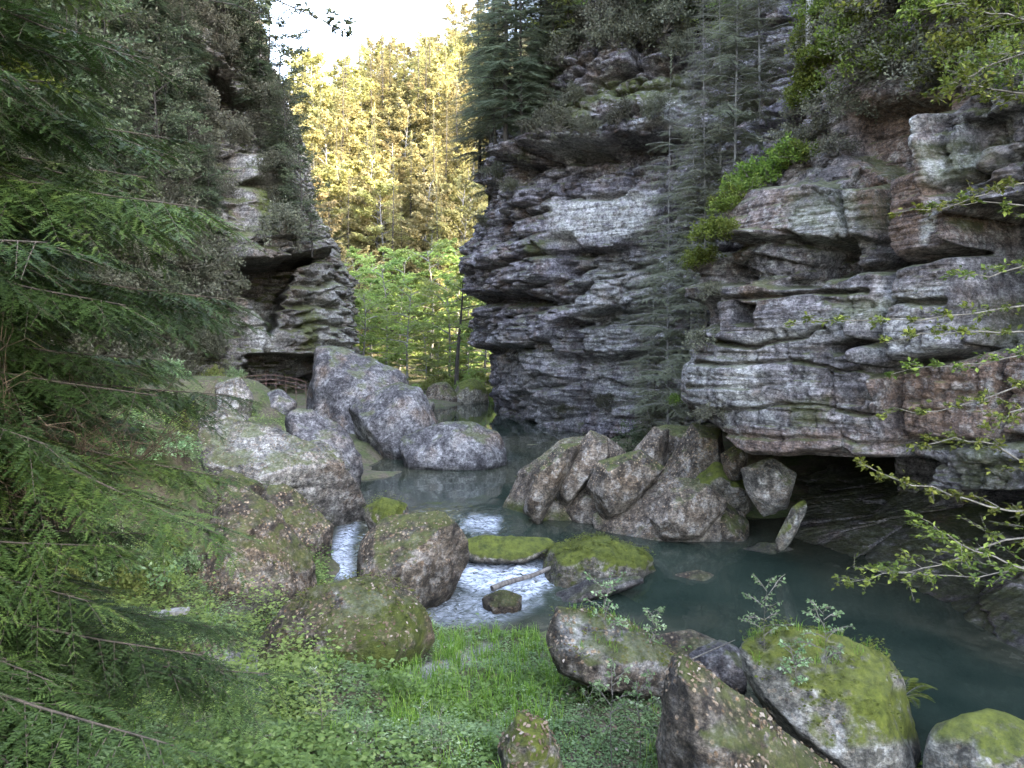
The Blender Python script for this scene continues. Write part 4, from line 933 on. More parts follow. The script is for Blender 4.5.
dl = make_tree('spruce_tree', 'dark feathery spruce growing on the left cliff', 'tree', (0, 0, 0), *conifer(11, 2.3, 85, .36, 7, droop=.5, rise=.1, twig_step=.16, twig_len=.5, needles=10, nl=.22, nw=.03, thin=.9, base=.02, stem=.007), 'bark', 'spruce', 'dark spruces on the left cliff')
pts = []
for (px, py, sc_) in ((40, 180, 1.1), (75, 240, 1.1), (110, 200, 1.0), (145, 230, 1.0), (175, 180, .9), (95, 300, 1.0), (140, 310, .9), (170, 330, .8), (60, 320, 1.0), (120, 110, 1.1), (165, 95, 1.0), (80, 130, 1.1), (190, 120, .8), (212, 225, .6), (205, 330, .6), (150, 40, 1.1), (200, 60, .8), (245, 60, .8), (262, 95, .8), (275, 135, .7), (284, 170, .6), (295, 215, .55), (20, 100, 1.2), (100, 60, 1.1)):
    p, n_ = cliff_left.at(px, py, 10); pts.append((p - n_ * .1 - np.array([0, 0, .3]), sc_))
spread_copies([dl], pts, .9, 1.15)

# --- right cliff: bright bushes on the brow, leafy slope above, pale trunk
lb = [make_bush('bilberry_bush', 'bright lime green bush along the brow of the right cliff', 'bush', (0, 0, 0), mound(.75, 1500, .085, 91 + k, .75, 14, .3), 'twig', 'lime_leaf', 'lime bushes on the right cliff') for k in range(2)]
pts = []
for (px, py, sc_) in ((770, 80, 1), (785, 72, 1), (800, 64, 1), (815, 56, 1), (825, 48, .9), (790, 88, .8), (805, 78, .8), (775, 95, .7), (790, 150, 1), (775, 156, 1), (760, 164, 1), (748, 172, 1), (735, 184, .9), (725, 192, .8), (718, 205, .7), (800, 145, .8),
                      (710, 235, .8), (703, 245, .8), (697, 258, .8), (692, 270, .7), (715, 225, .6), (650, 425, .5)):
    p, n_ = cliff_right.at(px, py, 14); pts.append((p + n_ * .1 - np.array([0, 0, .1]), sc_))
spread_copies(lb, pts, .85, 1.15)
yb = [make_bush('shrub', 'yellow green leafy shrub above the right cliff', 'shrub', (0, 0, 0), mound(1.3, 1500, .11, 95 + k, .9, 16, .35), 'twig', 'yellow_leaf', 'leafy shrubs above the right cliff') for k in range(2)]
pts = []
for gy_ in range(-70, 75, 24):
    for gx_ in range(715, 1060, 44):
        px, py = gx_ + 9 * R.normal(), gy_ + 7 * R.normal()
        if py > 112 - .0 * px or (px < 830 and py > 48): continue
        if 845 < px < 955 and py > 78: continue
        p, n_ = cliff_right.at(px, py, 14); pts.append((p + n_ * .05, 1.0))
spread_copies(yb, pts, .45, .85)
br_ = [make_bush('shrub', 'dull brown green shrub rooted in a crack of the right cliff', 'shrub', (0, 0, 0), mound(.8, 1300, .075, 98, .7, 16, .5), 'twig', 'grey_shrub', 'brown shrubs on the right cliff')]
pts = []
for (px, py, sc_) in ((850, 20, 1.3), (900, 10, 1.3), (950, 40, 1.2), (1000, 60, 1.1), (830, 30, 1.1), (930, 80, 1), (980, 20, 1.3), (870, 40, 1.1), (760, 30, 1.1), (740, 10, 1.2), (720, 40, 1.1), (820, 110, 1), (840, 120, .8), (830, 140, .8), (810, 125, .8), (790, 110, .8), (770, 120, .8), (885, 55, 1.2), (915, 60, 1), (860, 70, 1), (700, 300, .6), (705, 420, .7), (690, 345, .8)):
    p, n_ = cliff_right.at(px, py, 14); pts.append((p, sc_))
spread_copies(br_, pts, .9, 1.1)
p, n_ = cliff_right.at(781, 74, 8)
n = 9; zt = np.linspace(0, 12, n)
birch = thing('birch_tree', 'pale straight birch trunk above the bright bushes of the right cliff', 'tree', p + n_ * .25 - np.array([0, 0, .2]))
obj('trunk', mesh('trunk', *tubes([np.stack([.05 * np.sin(zt * .5), .04 * np.cos(zt * .4), zt], -1)], [.11 - .005 * zt], 9), M['white_bark']), birch)
bl_ = broadleaf(6, 2.6, 77, 12, 8, 12, .12, .2, .3, .3)
cr = obj('crown', mesh('crown', bl_[1][0] + np.array([0, 0, 8.]), bl_[1][1], M['yellow_leaf'], False, {'rnd': bl_[1][2]}), birch)

# --- spruces close on the left, their sprays reaching across the view
n1_ = make_tree('hemlock_tree', 'dark green spruce with drooping sprays filling the left edge', 'tree', (-6.2, 4.9, 3.4), *conifer(8.5, 4.0, 111, .20, 7, droop=.55, rise=.25, twig_step=.10, twig_len=.34, sub=.055, needles=9, nl=.22, nw=.046, thin=.95, base=.0, top=.3, azbias=0.1, stem=.006, keep=-.3, submax=.18, limb=.006), 'spruce_twig', 'near_spruce')
n2_ = make_tree('hemlock_tree', 'dark spruce standing behind the nearest one at the left edge', 'tree', (-9.6, 10.0, 4.3), *conifer(10.5, 3.9, 112, .26, 7, droop=.5, rise=.2, twig_step=.13, twig_len=.36, sub=.08, needles=8, nl=.25, nw=.055, thin=.95, base=.02, top=.4, azbias=0., stem=.006, keep=-.4, submax=.25, limb=.007), 'spruce_twig', 'near_spruce')
n3_ = make_tree('hemlock_tree', 'dark spruce farther back on the left bank below the cliff', 'tree', (-14.5, 17.0, 4.6), *conifer(13, 3.6, 113, .36, 7, droop=.5, rise=.2, twig_step=.17, twig_len=.4, sub=.13, needles=8, nl=.24, nw=.045, thin=.95, base=.02, top=.6, stem=.008, submax=.4), 'spruce_twig', 'near_spruce')

M['weed'] = leaf_mat('weed_leaf', (.05, .11, .025), (.17, .29, .08), (.36, .46, .19), .4)
# --- plants and litter on the near bank
def ground_pts(n, x0, x1, y0, y1, seed, px_ok=None, zmin=.12):
    r = np.random.default_rng(seed)
    # evener on the picture than on the plan: nearer ground gets more
    u = r.random(n * 4); y = 1 / (1 / y1 + u * (1 / y0 - 1 / y1))
    x = x0 + (x1 - x0) * r.random(n * 4)
    px = 512 + x / y * F
    k = (px > -60) & (px < 1080); x, y = x[k][:n * 2], y[k][:n * 2]
    z = ground_z(x, y); px, py = 512 + x / y * F, HY - (z - CH) / y * F
    k = (z > water_z(y) + zmin) & (py < 800)
    if px_ok is not None: k &= px_ok(px, py)
    return np.stack([x, y, z], -1)[k][:n], px[k][:n], py[k][:n]

def herb_layer(pts, seed, hmin, hmax, leaf, per, mat, name, label, tall=None):
    r = np.random.default_rng(seed); n = len(pts)
    h = (hmin + (hmax - hmin) * r.random(n) ** 1.5)
    if tall is not None: h = h * tall
    h = h * (.35 + 1.3 * sstep(-.3, .5, fbm(pts * np.array([1.1, 1.1, 0]), 3, seed + 5)))
    az = r.random((n, per)) * 6.283; lev = .35 + .65 * r.random((n, per)); rad = (.25 + .8 * r.random((n, per))) * leaf * 1.6
    off = np.stack([np.cos(az) * rad, np.sin(az) * rad, lev * h[:, None]], -1)
    pos = (pts[:, None] + off).reshape(-1, 3)
    d = np.stack([np.cos(az), np.sin(az), -.25 + .5 * r.random((n, per))], -1).reshape(-1, 3)
    nn = r.normal(size=(n * per, 3)) * .35 + np.array([0, 0, 1.])
    sz = leaf * (.5 + .9 * r.random(n * per))
    pat = np.repeat(.5 + .5 * fbm(pts * np.array([.8, .8, 0]), 3, seed), per)
    V, T, rr = leaf_blades(pos, d, nn, sz, sz * .75, np.clip(.65 * pat + .45 * (r.random(n * per) - .1), 0, 1))
    o = obj(name, mesh(name, V, T, M[mat], False, {'rnd': rr}))
    o['kind'] = 'stuff'; o['label'] = label; o['category'] = 'plants'
    return o

def herb_ok(px, py):
    g = gravel_at(px, py)
    return R.random(len(px)) > g * 1.02
hp, hx, hy_ = ground_pts(24000, -16, 6, 5.6, 24, 201, herb_ok)
q_ = fbm(hp * np.array([.9, .9, 0]), 3, 207) + .35 * (R.random(len(hp)) - .5)
herb_layer(hp[q_ < .06], 202, .03, .22, .044, 7, 'herb', 'ground_cover', 'pale green small leaved ground cover spread over the near bank')
herb_layer(hp[q_ >= .06][::2], 208, .08, .42, .078, 7, 'weed', 'broad_leaf_herbs', 'taller broad leaved herbs in patches on the near bank')
hp2, _, _ = ground_pts(5200, -16, 2, 9.5, 40, 203, lambda px, py: (px < 330))
herb_layer(hp2, 204, .1, .5, .075, 7, 'green_leaf', 'undergrowth', 'taller yellow green undergrowth on the left bank below the spruces')
# grass
GZN = [[(470, 650), (545, 608), (560, 640), (560, 690), (500, 700)], [(420, 635), (500, 640), (560, 720), (520, 740), (440, 690)], [(380, 670), (480, 640), (520, 720), (400, 730)]]
def grass_ok(px, py):
    g = np.zeros(len(px))
    for pl in GZN: g = np.maximum(g, poly_mask(px, py, pl, 30))
    return R.random(len(px)) < g * .95 + .05
def grass_mesh(pts, seed, hmin, hmax, per, width):
    r = np.random.default_rng(seed); n = len(pts) * per
    b = np.repeat(pts, per, 0) + r.normal(size=(n, 3)) * np.array([.04, .04, 0])
    h = hmin + (hmax - hmin) * r.random(n); az = r.random(n) * 6.283; ln = h * (.2 + .7 * r.random(n))
    d = np.stack([np.cos(az), np.sin(az), np.zeros(n)], -1); s = np.stack([-np.sin(az), np.cos(az), np.zeros(n)], -1) * width
    m = b + d * (ln * .35)[:, None] + np.array([0, 0, 1.]) * (h * .65)[:, None]; tip = b + d * ln[:, None] + np.array([0, 0, 1.]) * (h * .95)[:, None]
    V = np.stack([b - s, b + s, m + s * .8, m - s * .8, tip], 1).reshape(-1, 3); k = np.arange(n) * 5
    return V, [np.stack([k, k + 1, k + 2, k + 3], -1), np.stack([k + 3, k + 2, k + 4], -1)], np.repeat(r.random(n), 5)
gp, _, _ = ground_pts(2600, -6, 3, 6, 16, 205, grass_ok)
V, T, rr = grass_mesh(gp, 206, .12, .34, 9, .005)
g_ = obj('grass', mesh('grass', V, T, M['grassblade'], False, {'rnd': rr})); g_['kind'] = 'stuff'; g_['label'] = 'bright green grass between the herbs on the near bank'; g_['category'] = 'grass'

def top_points(key, n, seed, nzmin=.35, px_ok=None):
    o, V, T = BOULDER[key]
    a, b, c = V[T[:, 0]], V[T[:, 1]], V[T[:, 2]]
    cr = np.cross(b - a, c - a); ar = np.linalg.norm(cr, axis=1); nn = cr / np.maximum(ar, 1e-12)[:, None]
    w_ = ar * (nn[:, 2] > nzmin) * (a[:, 2] > .35)
    r = np.random.default_rng(seed); k = r.choice(len(T), n, p=w_ / w_.sum()); u, v = r.random(n), r.random(n); f = u + v > 1; u[f], v[f] = 1 - u[f], 1 - v[f]
    p = a[k] + u[:, None] * (b - a)[k] + v[:, None] * (c - a)[k]
    if px_ok is not None:
        q = px_ok(512 + p[:, 0] / p[:, 1] * F, HY - (p[:, 2] - CH) / p[:, 1] * F); p, k = p[q], k[q]
    return p, nn[k]
# fallen leaves on the rocks
L0, N0 = [], []
for key, n, th in (('leafy', 2600, .15), ('near_mid', 1500, .45), ('near_sharp', 1500, .3), ('mound', 900, .5), ('pile_front', 900, .4), ('pile_base', 900, .4), ('longslab', 700, .4), ('center', 500, .5), ('pile_tall', 200, .3), ('shelf', 250, .4), ('near_small', 350, .3)):
    p, nn = top_points(key, n, 300 + n, th); L0.append(p + nn * .012); N0.append(nn)
L0, N0 = np.concatenate(L0), np.concatenate(N0); kk = fbm(L0 * 1.6, 3, 312) + .25 * N0[:, 2] > .02; L0, N0 = L0[kk], N0[kk]; r_ = np.random.default_rng(310)
gl_, _, _ = ground_pts(4200, -10, 4, 6, 18, 311); L0 = np.concatenate([L0, gl_ + np.array([0, 0, .05])]); N0 = np.concatenate([N0, np.tile([[0, 0, 1.]], (len(gl_), 1))])
d_ = np.cross(N0, r_.normal(size=N0.shape)); sz = .055 * (.5 + r_.random(len(L0)))
V, T, rr = leaf_blades(L0, d_ + .2 * r_.normal(size=d_.shape), N0 + .35 * r_.normal(size=N0.shape), sz, sz * .6, r_.random(len(L0)))
o = obj('fallen_leaves', mesh('fallen_leaves', V, T, M['dead_leaf'], False, {'rnd': rr})); o['kind'] = 'stuff'; o['label'] = 'dry brown fallen leaves lying on the boulders'; o['category'] = 'leaves'
# herbs growing on the rocks
H0 = []
for key, n, th in (('bushy', 420, .1), ('near_moss', 160, .4), ('mound', 260, .2), ('mosslump', 60, .3), ('pile_base', 60, .3), ('leafy', 140, .2), ('shelf', 60, .2), ('longslab', 60, .3), ('near_mid', 60, .3)):
    p, nn = top_points(key, n, 400 + n, th); H0.append(p)
herb_layer(np.concatenate(H0), 410, .04, .16, .05, 7, 'yellow_leaf', 'rock_plants', 'small yellow green plants and moss tufts growing on the boulders')

# --- single plants
def sapling(h, seed, leaf=.05, nlimb=7, spread=.28):
    return broadleaf(h, h * spread, seed, 10, 4, 6, leaf * 1.1, .3, .3, .5, stem=.0065, crook=.14)
sg = 'thin leafy saplings in the near foreground'
sb = [make_tree('sapling', 'thin bare stemmed sapling with a few pale leaves on the near bank', 'sapling', (0, 0, 0), *sapling(1.4, 500 + k), 'twig', 'herb', sg) for k in range(2)]
pts = []
for (px, py, hh) in ((612, 770, 1.4), (640, 760, 1.3), (664, 768, .9), (590, 740, .8), (322, 745, 1.0), (205, 740, 1.3), (190, 768, 1.2), (440, 768, .7), (420, 745, .6), (365, 768, .7), (540, 768, .6), (255, 768, .7)):
    q = G(px, py, 1.0); z = float(ground_z(q[0], q[1])); q = G(px, py, z); pts.append((q, hh / 1.4))
spread_copies(sb, pts, .9, 1.1)
for key, px, py, hh, lab in (('near_moss', 765, 650, .95, 'small leafy plant with pale round leaves on the left of the mossy capped boulder'), ('near_moss', 825, 668, .9, 'second pale leaved plant further right on the mossy capped boulder'),
                             ('near_moss', 795, 690, .6, 'thin plant before the other two on the mossy capped boulder'), ('near_mid', 606, 640, .95, 'leafy plant with pale leaves rising from the light brown leaf strewn rock'), ('near_mid', 655, 650, .7, 'low pale plant at the water end of the light brown rock')):
    o, V, T = BOULDER[key]; q = V[np.argmin((512 + V[:, 0] / V[:, 1] * F - px) ** 2 + (HY - (V[:, 2] - CH) / V[:, 1] * F - py) ** 2 + 60 * (V[:, 1] - V[:, 1].min()))]
    make_tree('leafy_plant', lab, 'plant', q - np.array([0, 0, .03]), *broadleaf(hh, hh * .42, int(px), 11, 4, 6, .048, .2, .3, .6, stem=.006), 'twig', 'herb')

def fern(n, L, seed):
    r = np.random.default_rng(seed); Vs, Ts, off, paths, rad = [], [], 0, [], []
    for k in range(n):
        az = k * 6.283 / n + .4 * r.normal(); l = L * (.7 + .5 * r.random()); t_ = np.linspace(0, 1, 8)
        p = np.stack([np.cos(az) * l * (t_ * .9), np.sin(az) * l * t_ * .9, l * (.9 * t_ - .75 * t_ ** 2)], -1)
        paths.append(p); rad.append(.004 * (1 - .8 * t_))
        for u in np.linspace(.15, .98, 20):
            q = np.array([np.interp(u, t_, p[:, c]) for c in range(3)]); s = np.array([-math.sin(az), math.cos(az), -.15]); f = np.array([math.cos(az), math.sin(az), .1])
            for sg_ in (-1, 1):
                Vs.append((q, s * sg_ + .35 * f * np.array([1, 1, 1]), l * .24 * math.sin(math.pi * (.12 + .86 * u)) ** .8 + .01))
    pos = np.array([a[0] for a in Vs]); d = np.array([a[1] * np.array([1, 1, 1]) for a in Vs]); d[:, 2] = np.where(d[:, 2] > .2, -.1, d[:, 2]); ln = np.array([a[2] for a in Vs])
    return tubes(paths, rad, 4), leaf_blades(pos, d, np.tile([[0, 0, 1.]], (len(pos), 1)), ln, ln * .3, r.random(len(pos)))
def make_fern(label, loc, n, L, seed):
    wl = fern(n, L, seed); t_ = thing('fern', label, 'fern', loc)
    obj('stalks', mesh('stalks', *wl[0], M['twig']), t_); obj('fronds', mesh('fronds', wl[1][0], wl[1][1], M['lime_leaf'], False, {'rnd': wl[1][2]}), t_)
q = G(912, 722, .25); make_fern('green fern hanging at the right edge of the mossy capped boulder', np.array([q[0] - .1, q[1] + .1, .55]), 9, .55, 1)
q = G(905, 770, .2); make_fern('small fern low between the two mossy boulders by the pool', np.array([q[0], q[1], .2]), 7, .4, 2)
q = G(500, 768, .95); make_fern('fern among the herbs beside the small pointed rock', np.array([q[0], q[1], float(ground_z(q[0], q[1]))]), 8, .4, 3)

# grass tufts on the rocks by the pool
tg = []
for key, n, seed, lab in (('near_moss', 11, 601, 'long grass growing on top of the mossy capped boulder'), ('near_mid', 9, 602, 'grass growing along the crest of the light brown leaf strewn rock')):
    p, nn = top_points(key, n * 6, seed, .55); p = p[np.argsort(-p[:, 2])[:n * 3]]
    V, T, rr = grass_mesh(p, seed, .04, .17, 12, .0035); c = p.mean(0)
    t_ = thing('grass', lab, 'grass', c, mesh('grass', V - c, T, M['grassblade'], False, {'rnd': rr}), kind='stuff')

# leafy bushes and bare stems on the left bank
ub = [make_bush('bush', 'leafy green bush on the left bank under the spruces', 'bush', (0, 0, 0), mound(.8, 1500, .085, 610 + k, .9, 14, .35), 'twig', 'green_leaf' if k else 'herb', 'bushes on the left bank') for k in range(2)]
pts = []
for (px, py, z, sc_) in ((25, 560, 2.4, 1), (60, 590, 2.0, .9), (100, 560, 2.2, 1), (150, 570, 1.7, .8), (40, 520, 2.9, 1.1), (10, 610, 1.9, 1), (80, 530, 2.8, .9), (170, 545, 1.6, .8), (190, 575, 1.3, .6), (120, 520, 2.9, .9), (20, 480, 3.6, 1.1), (60, 470, 3.7, 1.1), (105, 480, 3.5, 1), (150, 500, 3, 1), (180, 470, 2.8, .9), (205, 440, 2.6, .9), (130, 440, 3.7, 1.2), (90, 430, 4, 1.2), (40, 430, 4, 1.2),
                      (140, 400, 4, 1.3), (170, 385, 3.6, 1.5), (200, 385, 3.2, 1.4), (225, 385, 2.9, 1.2), (120, 385, 4.2, 1.6), (250, 395, 2.4, 1.2), (190, 430, 3, 1.2), (60, 400, 4.4, 1.5), (10, 400, 4.5, 1.5), (235, 408, 2.3, 1.0), (215, 400, 2.5, 1.2), (250, 420, 2.0, .8), (180, 410, 3.2, 1.3)):
    q = G(px, py, z); z = float(ground_z(q[0], q[1])); q = np.array([q[0], q[1], z]); pts.append((q, sc_))
spread_copies(ub, pts, .8, 1.15)
fb = make_bush('bush', 'light green bush on the far bank at the head of the river', 'bush', (0, 0, 0), mound(1.4, 1800, .16, 615, .8, 16, .3), 'twig', 'green_leaf', 'bushes on the far bank')
pts = [(P(px, py, Y), sc_) for px, py, Y, sc_ in ((425, 392, 70, .9), (442, 388, 71, 1.1), (458, 386, 72, 1.0), (472, 390, 70, 1.1), (486, 396, 69, 1.0), (494, 398, 71, 1.1), (480, 384, 73, 1.2), (412, 394, 68, .7), (450, 400, 68, .5), (488, 404, 68, .5))]
spread_copies([fb], pts, .9, 1.15)
def bare_spray(h, seed, n=16, thick=1.):
    r = np.random.default_rng(seed); paths, rad = [], []
    for k in range(n):
        az = r.random() * 6.28; L = h * (.5 + .6 * r.random()); t_ = np.linspace(0, 1, 6)[:, None]
        e = np.array([math.cos(az) * L * .6, math.sin(az) * L * .6, L * (.25 + .7 * r.random())]); p = e * t_ + np.array([0, 0, -.3 * L]) * t_ ** 3 + .05 * L * np.cumsum(r.normal(size=(6, 3)), 0) * t_
        paths.append(p); rad.append(thick * .011 * h * (1 - .85 * t_[:, 0]))
        for j in range(9):
            u = .2 + .8 * r.random(); q = np.array([np.interp(u, t_[:, 0], p[:, c]) for c in range(3)]); d = unit(e * .6 + r.normal(size=3) * L * .5) * L * .35
            paths.append(np.stack([q, q + d * .5 + .02 * h * r.normal(size=3), q + d + np.array([0, 0, -.1 * L])])); rad.append(thick * np.array([.005, .004, .0015]) * h)
    return tubes(paths, rad, 4)
ds = [thing('dead_branch', 'tangle of bare brown dead twigs under the near spruce', 'branch', (0, 0, 0), mesh('dead_branch', *bare_spray(1.3, 620 + k, 14, .42), M['dead_twig']), 'dead twigs under the near spruces') for k in range(2)]
pts = [(P(30, 500, 5.6), 1.0), (P(90, 480, 6), .9), (P(130, 470, 6.5), .9), (P(10, 450, 5.2), 1.0), (P(60, 540, 5.9), .8)]
spread_copies(ds, pts, .9, 1.1)
st_ = thing('dry_stems', 'dry upright stems at the foot of the leaf strewn brown boulder', 'stems', G(255, 612, .9), mesh('dry_stems', *bare_spray(.7, 630, 26), M['twig']))

# --- the trees whose branches reach in from the right and from above
def leafy_branch(pts3, seed, r0, leaf, nside, dens, lmat, wmat, parent, side_len=.35, name='branch', flat=.7):
    r = np.random.default_rng(seed); p = chaikin(np.asarray(pts3)[:, :2], 2), np.asarray(pts3)
    k = np.linspace(0, 1, len(p[1])); t_ = np.linspace(0, 1, 14)
    q = np.stack([np.interp(t_, k, p[1][:, c]) for c in range(3)], -1); q[1:-1] = (q[:-2] + 2 * q[1:-1] + q[2:]) / 4
    L = np.sum(np.linalg.norm(np.diff(q, axis=0), axis=1)); q = q + np.cumsum(r.normal(size=q.shape), 0) * .006 * L * t_[:, None]
    paths, rad = [q], [r0 * (1 - .82 * t_)]
    ax = unit(q[-1] - q[0]); pp, dd, nn = [], [], []
    def put(a, b, n):
        w_ = np.sort(r.random(n)); c = a + (b - a) * w_[:, None]; pp.append(c + r.normal(size=c.shape) * .012); d = unit(b - a) + r.normal(size=c.shape) * .8; d[:, 2] *= (1 - flat * .6); dd.append(d); nn.append(np.array([0, 0, 1.]) + r.normal(size=c.shape) * .5)
    for j in range(nside):
        u = .22 + .78 * (j + r.random()) / nside; u = min(u, .99); o_ = np.array([np.interp(u, t_, q[:, c]) for c in range(3)])
        sd = 1 if j % 2 else -1; perp = unit(np.cross(ax, [0, 0, 1.])) * sd
        d = unit(ax * .8 + perp * (.7 + .3 * r.random()) + np.array([0, 0, .25 * r.normal()])); l = side_len * (1.25 - .75 * u) * (.6 + .7 * r.random())
        e = o_ + d * l; m_ = (o_ + e) / 2 + r.normal(size=3) * .03 * l; paths.append(np.stack([o_, m_, e])); rad.append(np.array([.35, .25, .1]) * r0 * (1 - .5 * u)); put(o_ + d * l * .1, e, dens * 2)
        for s2 in range(2):
            w_ = .4 + .5 * r.random(); o2 = o_ + (e - o_) * w_; d2 = unit(d + r.normal(size=3) * .6); e2 = o2 + d2 * l * .4; paths.append(np.stack([o2, (o2 + e2) / 2, e2])); rad.append(np.array([.15, .12, .08]) * r0); put(o2, e2, max(2, dens // 2))
    put(q[9], q[-1], dens)
    pp, dd, nn = map(np.concatenate, (pp, dd, nn)); sz = leaf * (.55 + .8 * r.random(len(pp)))
    b = obj(name, mesh(name, *tubes(paths, rad, 5), M[wmat]), parent)
    V, T, rr = leaf_blades(pp, dd, nn, sz, sz * .6, r.random(len(pp)))
    obj('leaves', mesh('leaves', V, T, M[lmat], False, {'rnd': rr}), b)
rt = thing('beech_tree', 'beech whose thin leafy branches reach in from the right edge', 'tree', (0, 0, 0))
tb = np.array([8.6, 7.2, -.5]); tz = np.linspace(0, 14, 9)
obj('trunk', mesh('trunk', *tubes([tb + np.stack([.04 * np.sin(tz), .05 * np.cos(tz * .7), tz], -1)], [.16 - .009 * tz], 9), M['grey_bark']), rt)
BR = [([(1045, 175), (985, 192), (905, 208)], 7, 10, .3), ([(1050, 215), (1000, 205), (960, 200)], 7, 6, .25), ([(1050, 300), (960, 312), (880, 314), (800, 320)], 7.4, 12, .25), ([(1050, 335), (970, 332), (895, 342)], 6.8, 9, .25),
      ([(1050, 352), (970, 372), (880, 378)], 7.6, 10, .25), ([(1050, 382), (985, 400), (900, 404)], 7, 9, .25), ([(1050, 515), (980, 500), (920, 485), (868, 474)], 6.6, 11, .28), ([(1050, 530), (960, 552), (900, 566), (838, 582)], 7, 14, .4),
      ([(1050, 575), (970, 552), (905, 522)], 6.4, 10, .3), ([(1050, 480), (1005, 448), (960, 432), (932, 440)], 6.9, 9, .3), ([(1050, 255), (1010, 262), (985, 250)], 6.7, 6, .25), ([(1050, 410), (1010, 425), (985, 450)], 6.5, 6, .25), ([(1050, 560), (1000, 580), (900, 572)], 7.3, 10, .35)]
for i, (pl, Y, ns, sl_) in enumerate(BR):
    p3_ = [P(a, b, Y) for a, b in pl]; z0 = p3_[0][2] - .5; root = tb + np.array([0, 0, z0 - tb[2]])
    leafy_branch([root] + p3_, 700 + i, .014, .052, int(ns * 1.4), 9, 'yellow_leaf', 'twig', rt, sl_)
for i, (pl, Y, ns, sl_) in enumerate([([(1060, -30), (980, 10), (900, 30)], 7.5, 14, .55), ([(1060, 40), (990, 60), (930, 75)], 7.5, 13, .5), ([(1060, 90), (1000, 105), (950, 100)], 7.2, 12, .45), ([(1060, -60), (960, -25), (860, 5)], 8.0, 14, .6), ([(1060, 20), (1010, 35), (960, 20)], 6.8, 13, .5)]):
    p3_ = [P(a, b, Y) for a, b in pl]; root = tb + np.array([0, 0, p3_[0][2] - .6 - tb[2]])
    leafy_branch([root] + p3_, 740 + i, .02, .06, ns, 12, 'yellow_leaf', 'twig', rt, sl_)
lt_ = thing('maple_tree', 'maple with yellow green leaves in the upper left corner, one branch crossing the sky', 'tree', (0, 0, 0))
tb2 = np.array([-7.4, 7.6, 3.6]); tz = np.linspace(0, 10, 9)
obj('trunk', mesh('trunk', *tubes([tb2 + np.stack([.05 * np.sin(tz), .05 * np.cos(tz * .7), tz], -1)], [.15 - .009 * tz], 9), M['grey_bark']), lt_)
for i, (pl, Y, ns, lf_, m_) in enumerate([([(-60, -40), (120, -60), (260, -25), (330, 0), (380, 14)], 6.5, 16, .06, 'dark_leaf'), ([(-60, -60), (120, -50), (220, -5), (292, 22)], 6.8, 14, .06, 'dark_leaf'), ([(-60, 15), (0, 20), (35, 35)], 6.0, 9, .06, 'lime_leaf'), ([(-60, 60), (0, 78), (55, 92)], 6.0, 10, .06, 'lime_leaf'), ([(-60, 0), (-10, 5), (28, 18)], 6.3, 8, .06, 'lime_leaf'), ([(-60, 40), (-10, 60), (48, 78)], 6.4, 9, .06, 'lime_leaf')]):
    p3_ = [P(a, b, Y) for a, b in pl]; root = tb2 + np.array([0, 0, p3_[0][2] - .4 - tb2[2]])
    leafy_branch([root] + p3_, 760 + i, .018, lf_, ns, 7, m_, 'bark', lt_, .4)
M['fallen_wood'] = bark_mat('fallen_wood', (.06, .05, .045), (.20, .18, .16), 4)
M['weathered_board'] = bark_mat('weathered_board', (.16, .155, .15), (.38, .37, .36), 5)
M['rusty_iron'] = bark_mat('rusty_iron', (.10, .055, .045), (.20, .12, .10), 9)

# --- fallen wood
a, b = P(492, 588, 17.2), P(566, 571, 18.4); t_ = np.linspace(0, 1, 8)[:, None]
b[2] = max(b[2], .45); a[2] = .22
thing('fallen_log', 'thin dark fallen log slanting across the white water', 'log', a, mesh('fallen_log', *tubes([(b - a) * t_ + .02 * np.sin(t_ * 9)], [.075 - .03 * t_[:, 0]], 8), M['fallen_wood']))
a, b = P(690, 660, 11.2), P(735, 640, 12.0); thing('fallen_stick', 'thin pale stick poking out beside the light brown rock', 'stick', a, mesh('fallen_stick', *tubes([(b - a) * t_], [.016 - .01 * t_[:, 0]], 5), M['twig']))
def board(c, L, W_, H_, yaw, pitch):
    bm = bmesh.new(); bmesh.ops.create_cube(bm, size=1); bmesh.ops.scale(bm, vec=(L, W_, H_), verts=bm.verts); bmesh.ops.subdivide_edges(bm, edges=bm.edges[:], cuts=3, use_grid_fill=True)
    for v in bm.verts: v.co += Vector(((.02 * math.sin(v.co.y * 60)), 0, .012 * math.sin(v.co.x * 9)))
    bmesh.ops.rotate(bm, matrix=Matrix.Rotation(pitch, 3, 'Y') @ Matrix.Rotation(yaw, 3, 'Z'), verts=bm.verts)
    me = bpy.data.meshes.new('board'); bm.to_mesh(me); bm.free(); me.materials.append(M['weathered_board']); return me
q = G(158, 606, 1.5); z = float(ground_z(q[0], q[1]))
thing('board', 'grey weathered board lying in the undergrowth on the left bank', 'board', (q[0], q[1], z + .28), board(0, .95, .22, .06, .2, -.08))

# --- railing of the footpath below the left cliff
rl = thing('railing', 'rusty footpath railing below the overhang of the left cliff', 'railing', P(246, 389, 46))
c0 = np.array(rl.location); xy = [P(a, b, Y) - c0 for a, b, Y in ((246, 389, 46), (256, 388, 46.4), (266, 387, 46.8), (276, 387.5, 47.2), (286, 389, 47.6), (296, 391, 48), (306, 394, 48.4))]
xy = np.array(xy)
for p in xy: obj('post', mesh('post', *tubes([np.array([p - [0, 0, .6], p + [0, 0, .8]])], [np.array([.02, .02])], 6), M['rusty_iron']), rl)
for hgt in (.78, .5, .24): obj('rail', mesh('rail', *tubes([xy + np.array([0, 0, hgt])], [np.full(len(xy), .016)], 6), M['rusty_iron']), rl)
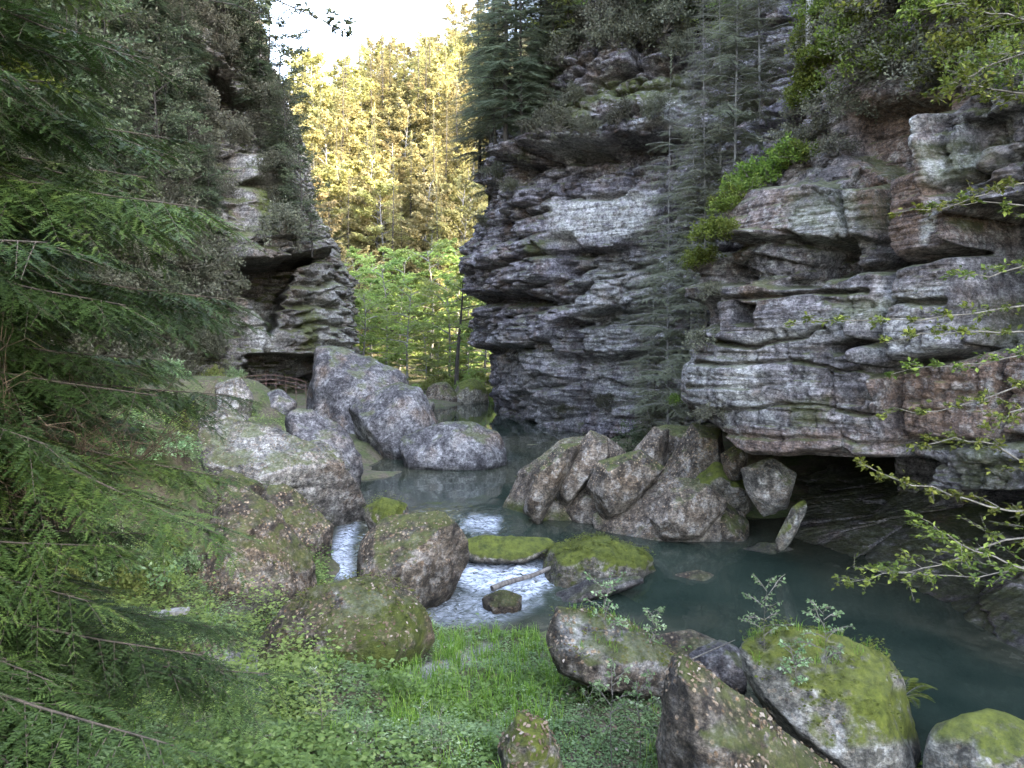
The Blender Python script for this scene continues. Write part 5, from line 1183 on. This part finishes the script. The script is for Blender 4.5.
# ------------------------------------------------------------------ light, sky, camera
sc = bpy.context.scene
w = bpy.data.worlds.new('World'); sc.world = w; w.use_nodes = True
nt = w.node_tree; nt.nodes.clear()
sunv = unit(np.array([math.cos(math.radians(SUN_EL)) * math.sin(math.radians(SUN_AZ)), math.cos(math.radians(SUN_EL)) * math.cos(math.radians(SUN_AZ)), math.sin(math.radians(SUN_EL))]))
sky = nt.nodes.new('ShaderNodeTexSky'); sky.sky_type = 'NISHITA'; sky.sun_disc = False
sky.sun_elevation = math.radians(SUN_EL); sky.sun_rotation = math.radians(SUN_AZ); sky.altitude = 200; sky.air_density = 1.0; sky.dust_density = SKY_DUST; sky.ozone_density = 1.0
bg = nt.nodes.new('ShaderNodeBackground'); bg.inputs[1].default_value = SKY_STR
wo = nt.nodes.new('ShaderNodeOutputWorld')
hs = nt.nodes.new('ShaderNodeHueSaturation'); hs.inputs['Saturation'].default_value = SKY_SAT
nt.links.new(sky.outputs[0], hs.inputs['Color']); nt.links.new(hs.outputs[0], bg.inputs[0]); nt.links.new(bg.outputs[0], wo.inputs[0])
sl = bpy.data.lights.new('sun', 'SUN'); sl.energy = SUN_STR; sl.angle = math.radians(.6); sl.color = SUN_COL
so = bpy.data.objects.new('sun', sl); C.objects.link(so)
so.rotation_euler = Vector([float(a) for a in sunv]).to_track_quat('Z', 'Y').to_euler()
cam = bpy.data.cameras.new('camera'); cam.lens = 26; cam.sensor_width = 36; cam.shift_y = -44 / 1024; cam.dof.use_dof = True; cam.dof.focus_distance = 20; cam.dof.aperture_fstop = 9.0; cam.clip_start = .05; cam.clip_end = 1500
co = bpy.data.objects.new('camera', cam); C.objects.link(co); co.location = (0, 0, CH); co.rotation_euler = (math.pi / 2, 0, 0)
sc.camera = co
sc.view_settings.view_transform = 'Standard'; sc.view_settings.look = 'None'; sc.view_settings.gamma = 1; sc.view_settings.use_curve_mapping = False
sc.view_settings.exposure = EXPO
sc.cycles.use_denoising = True
sc.cycles.max_bounces = 6; sc.cycles.diffuse_bounces = 1; sc.cycles.glossy_bounces = 2; sc.cycles.transmission_bounces = 4; sc.cycles.transparent_max_bounces = 4
sc.cycles.sample_clamp_indirect = 6
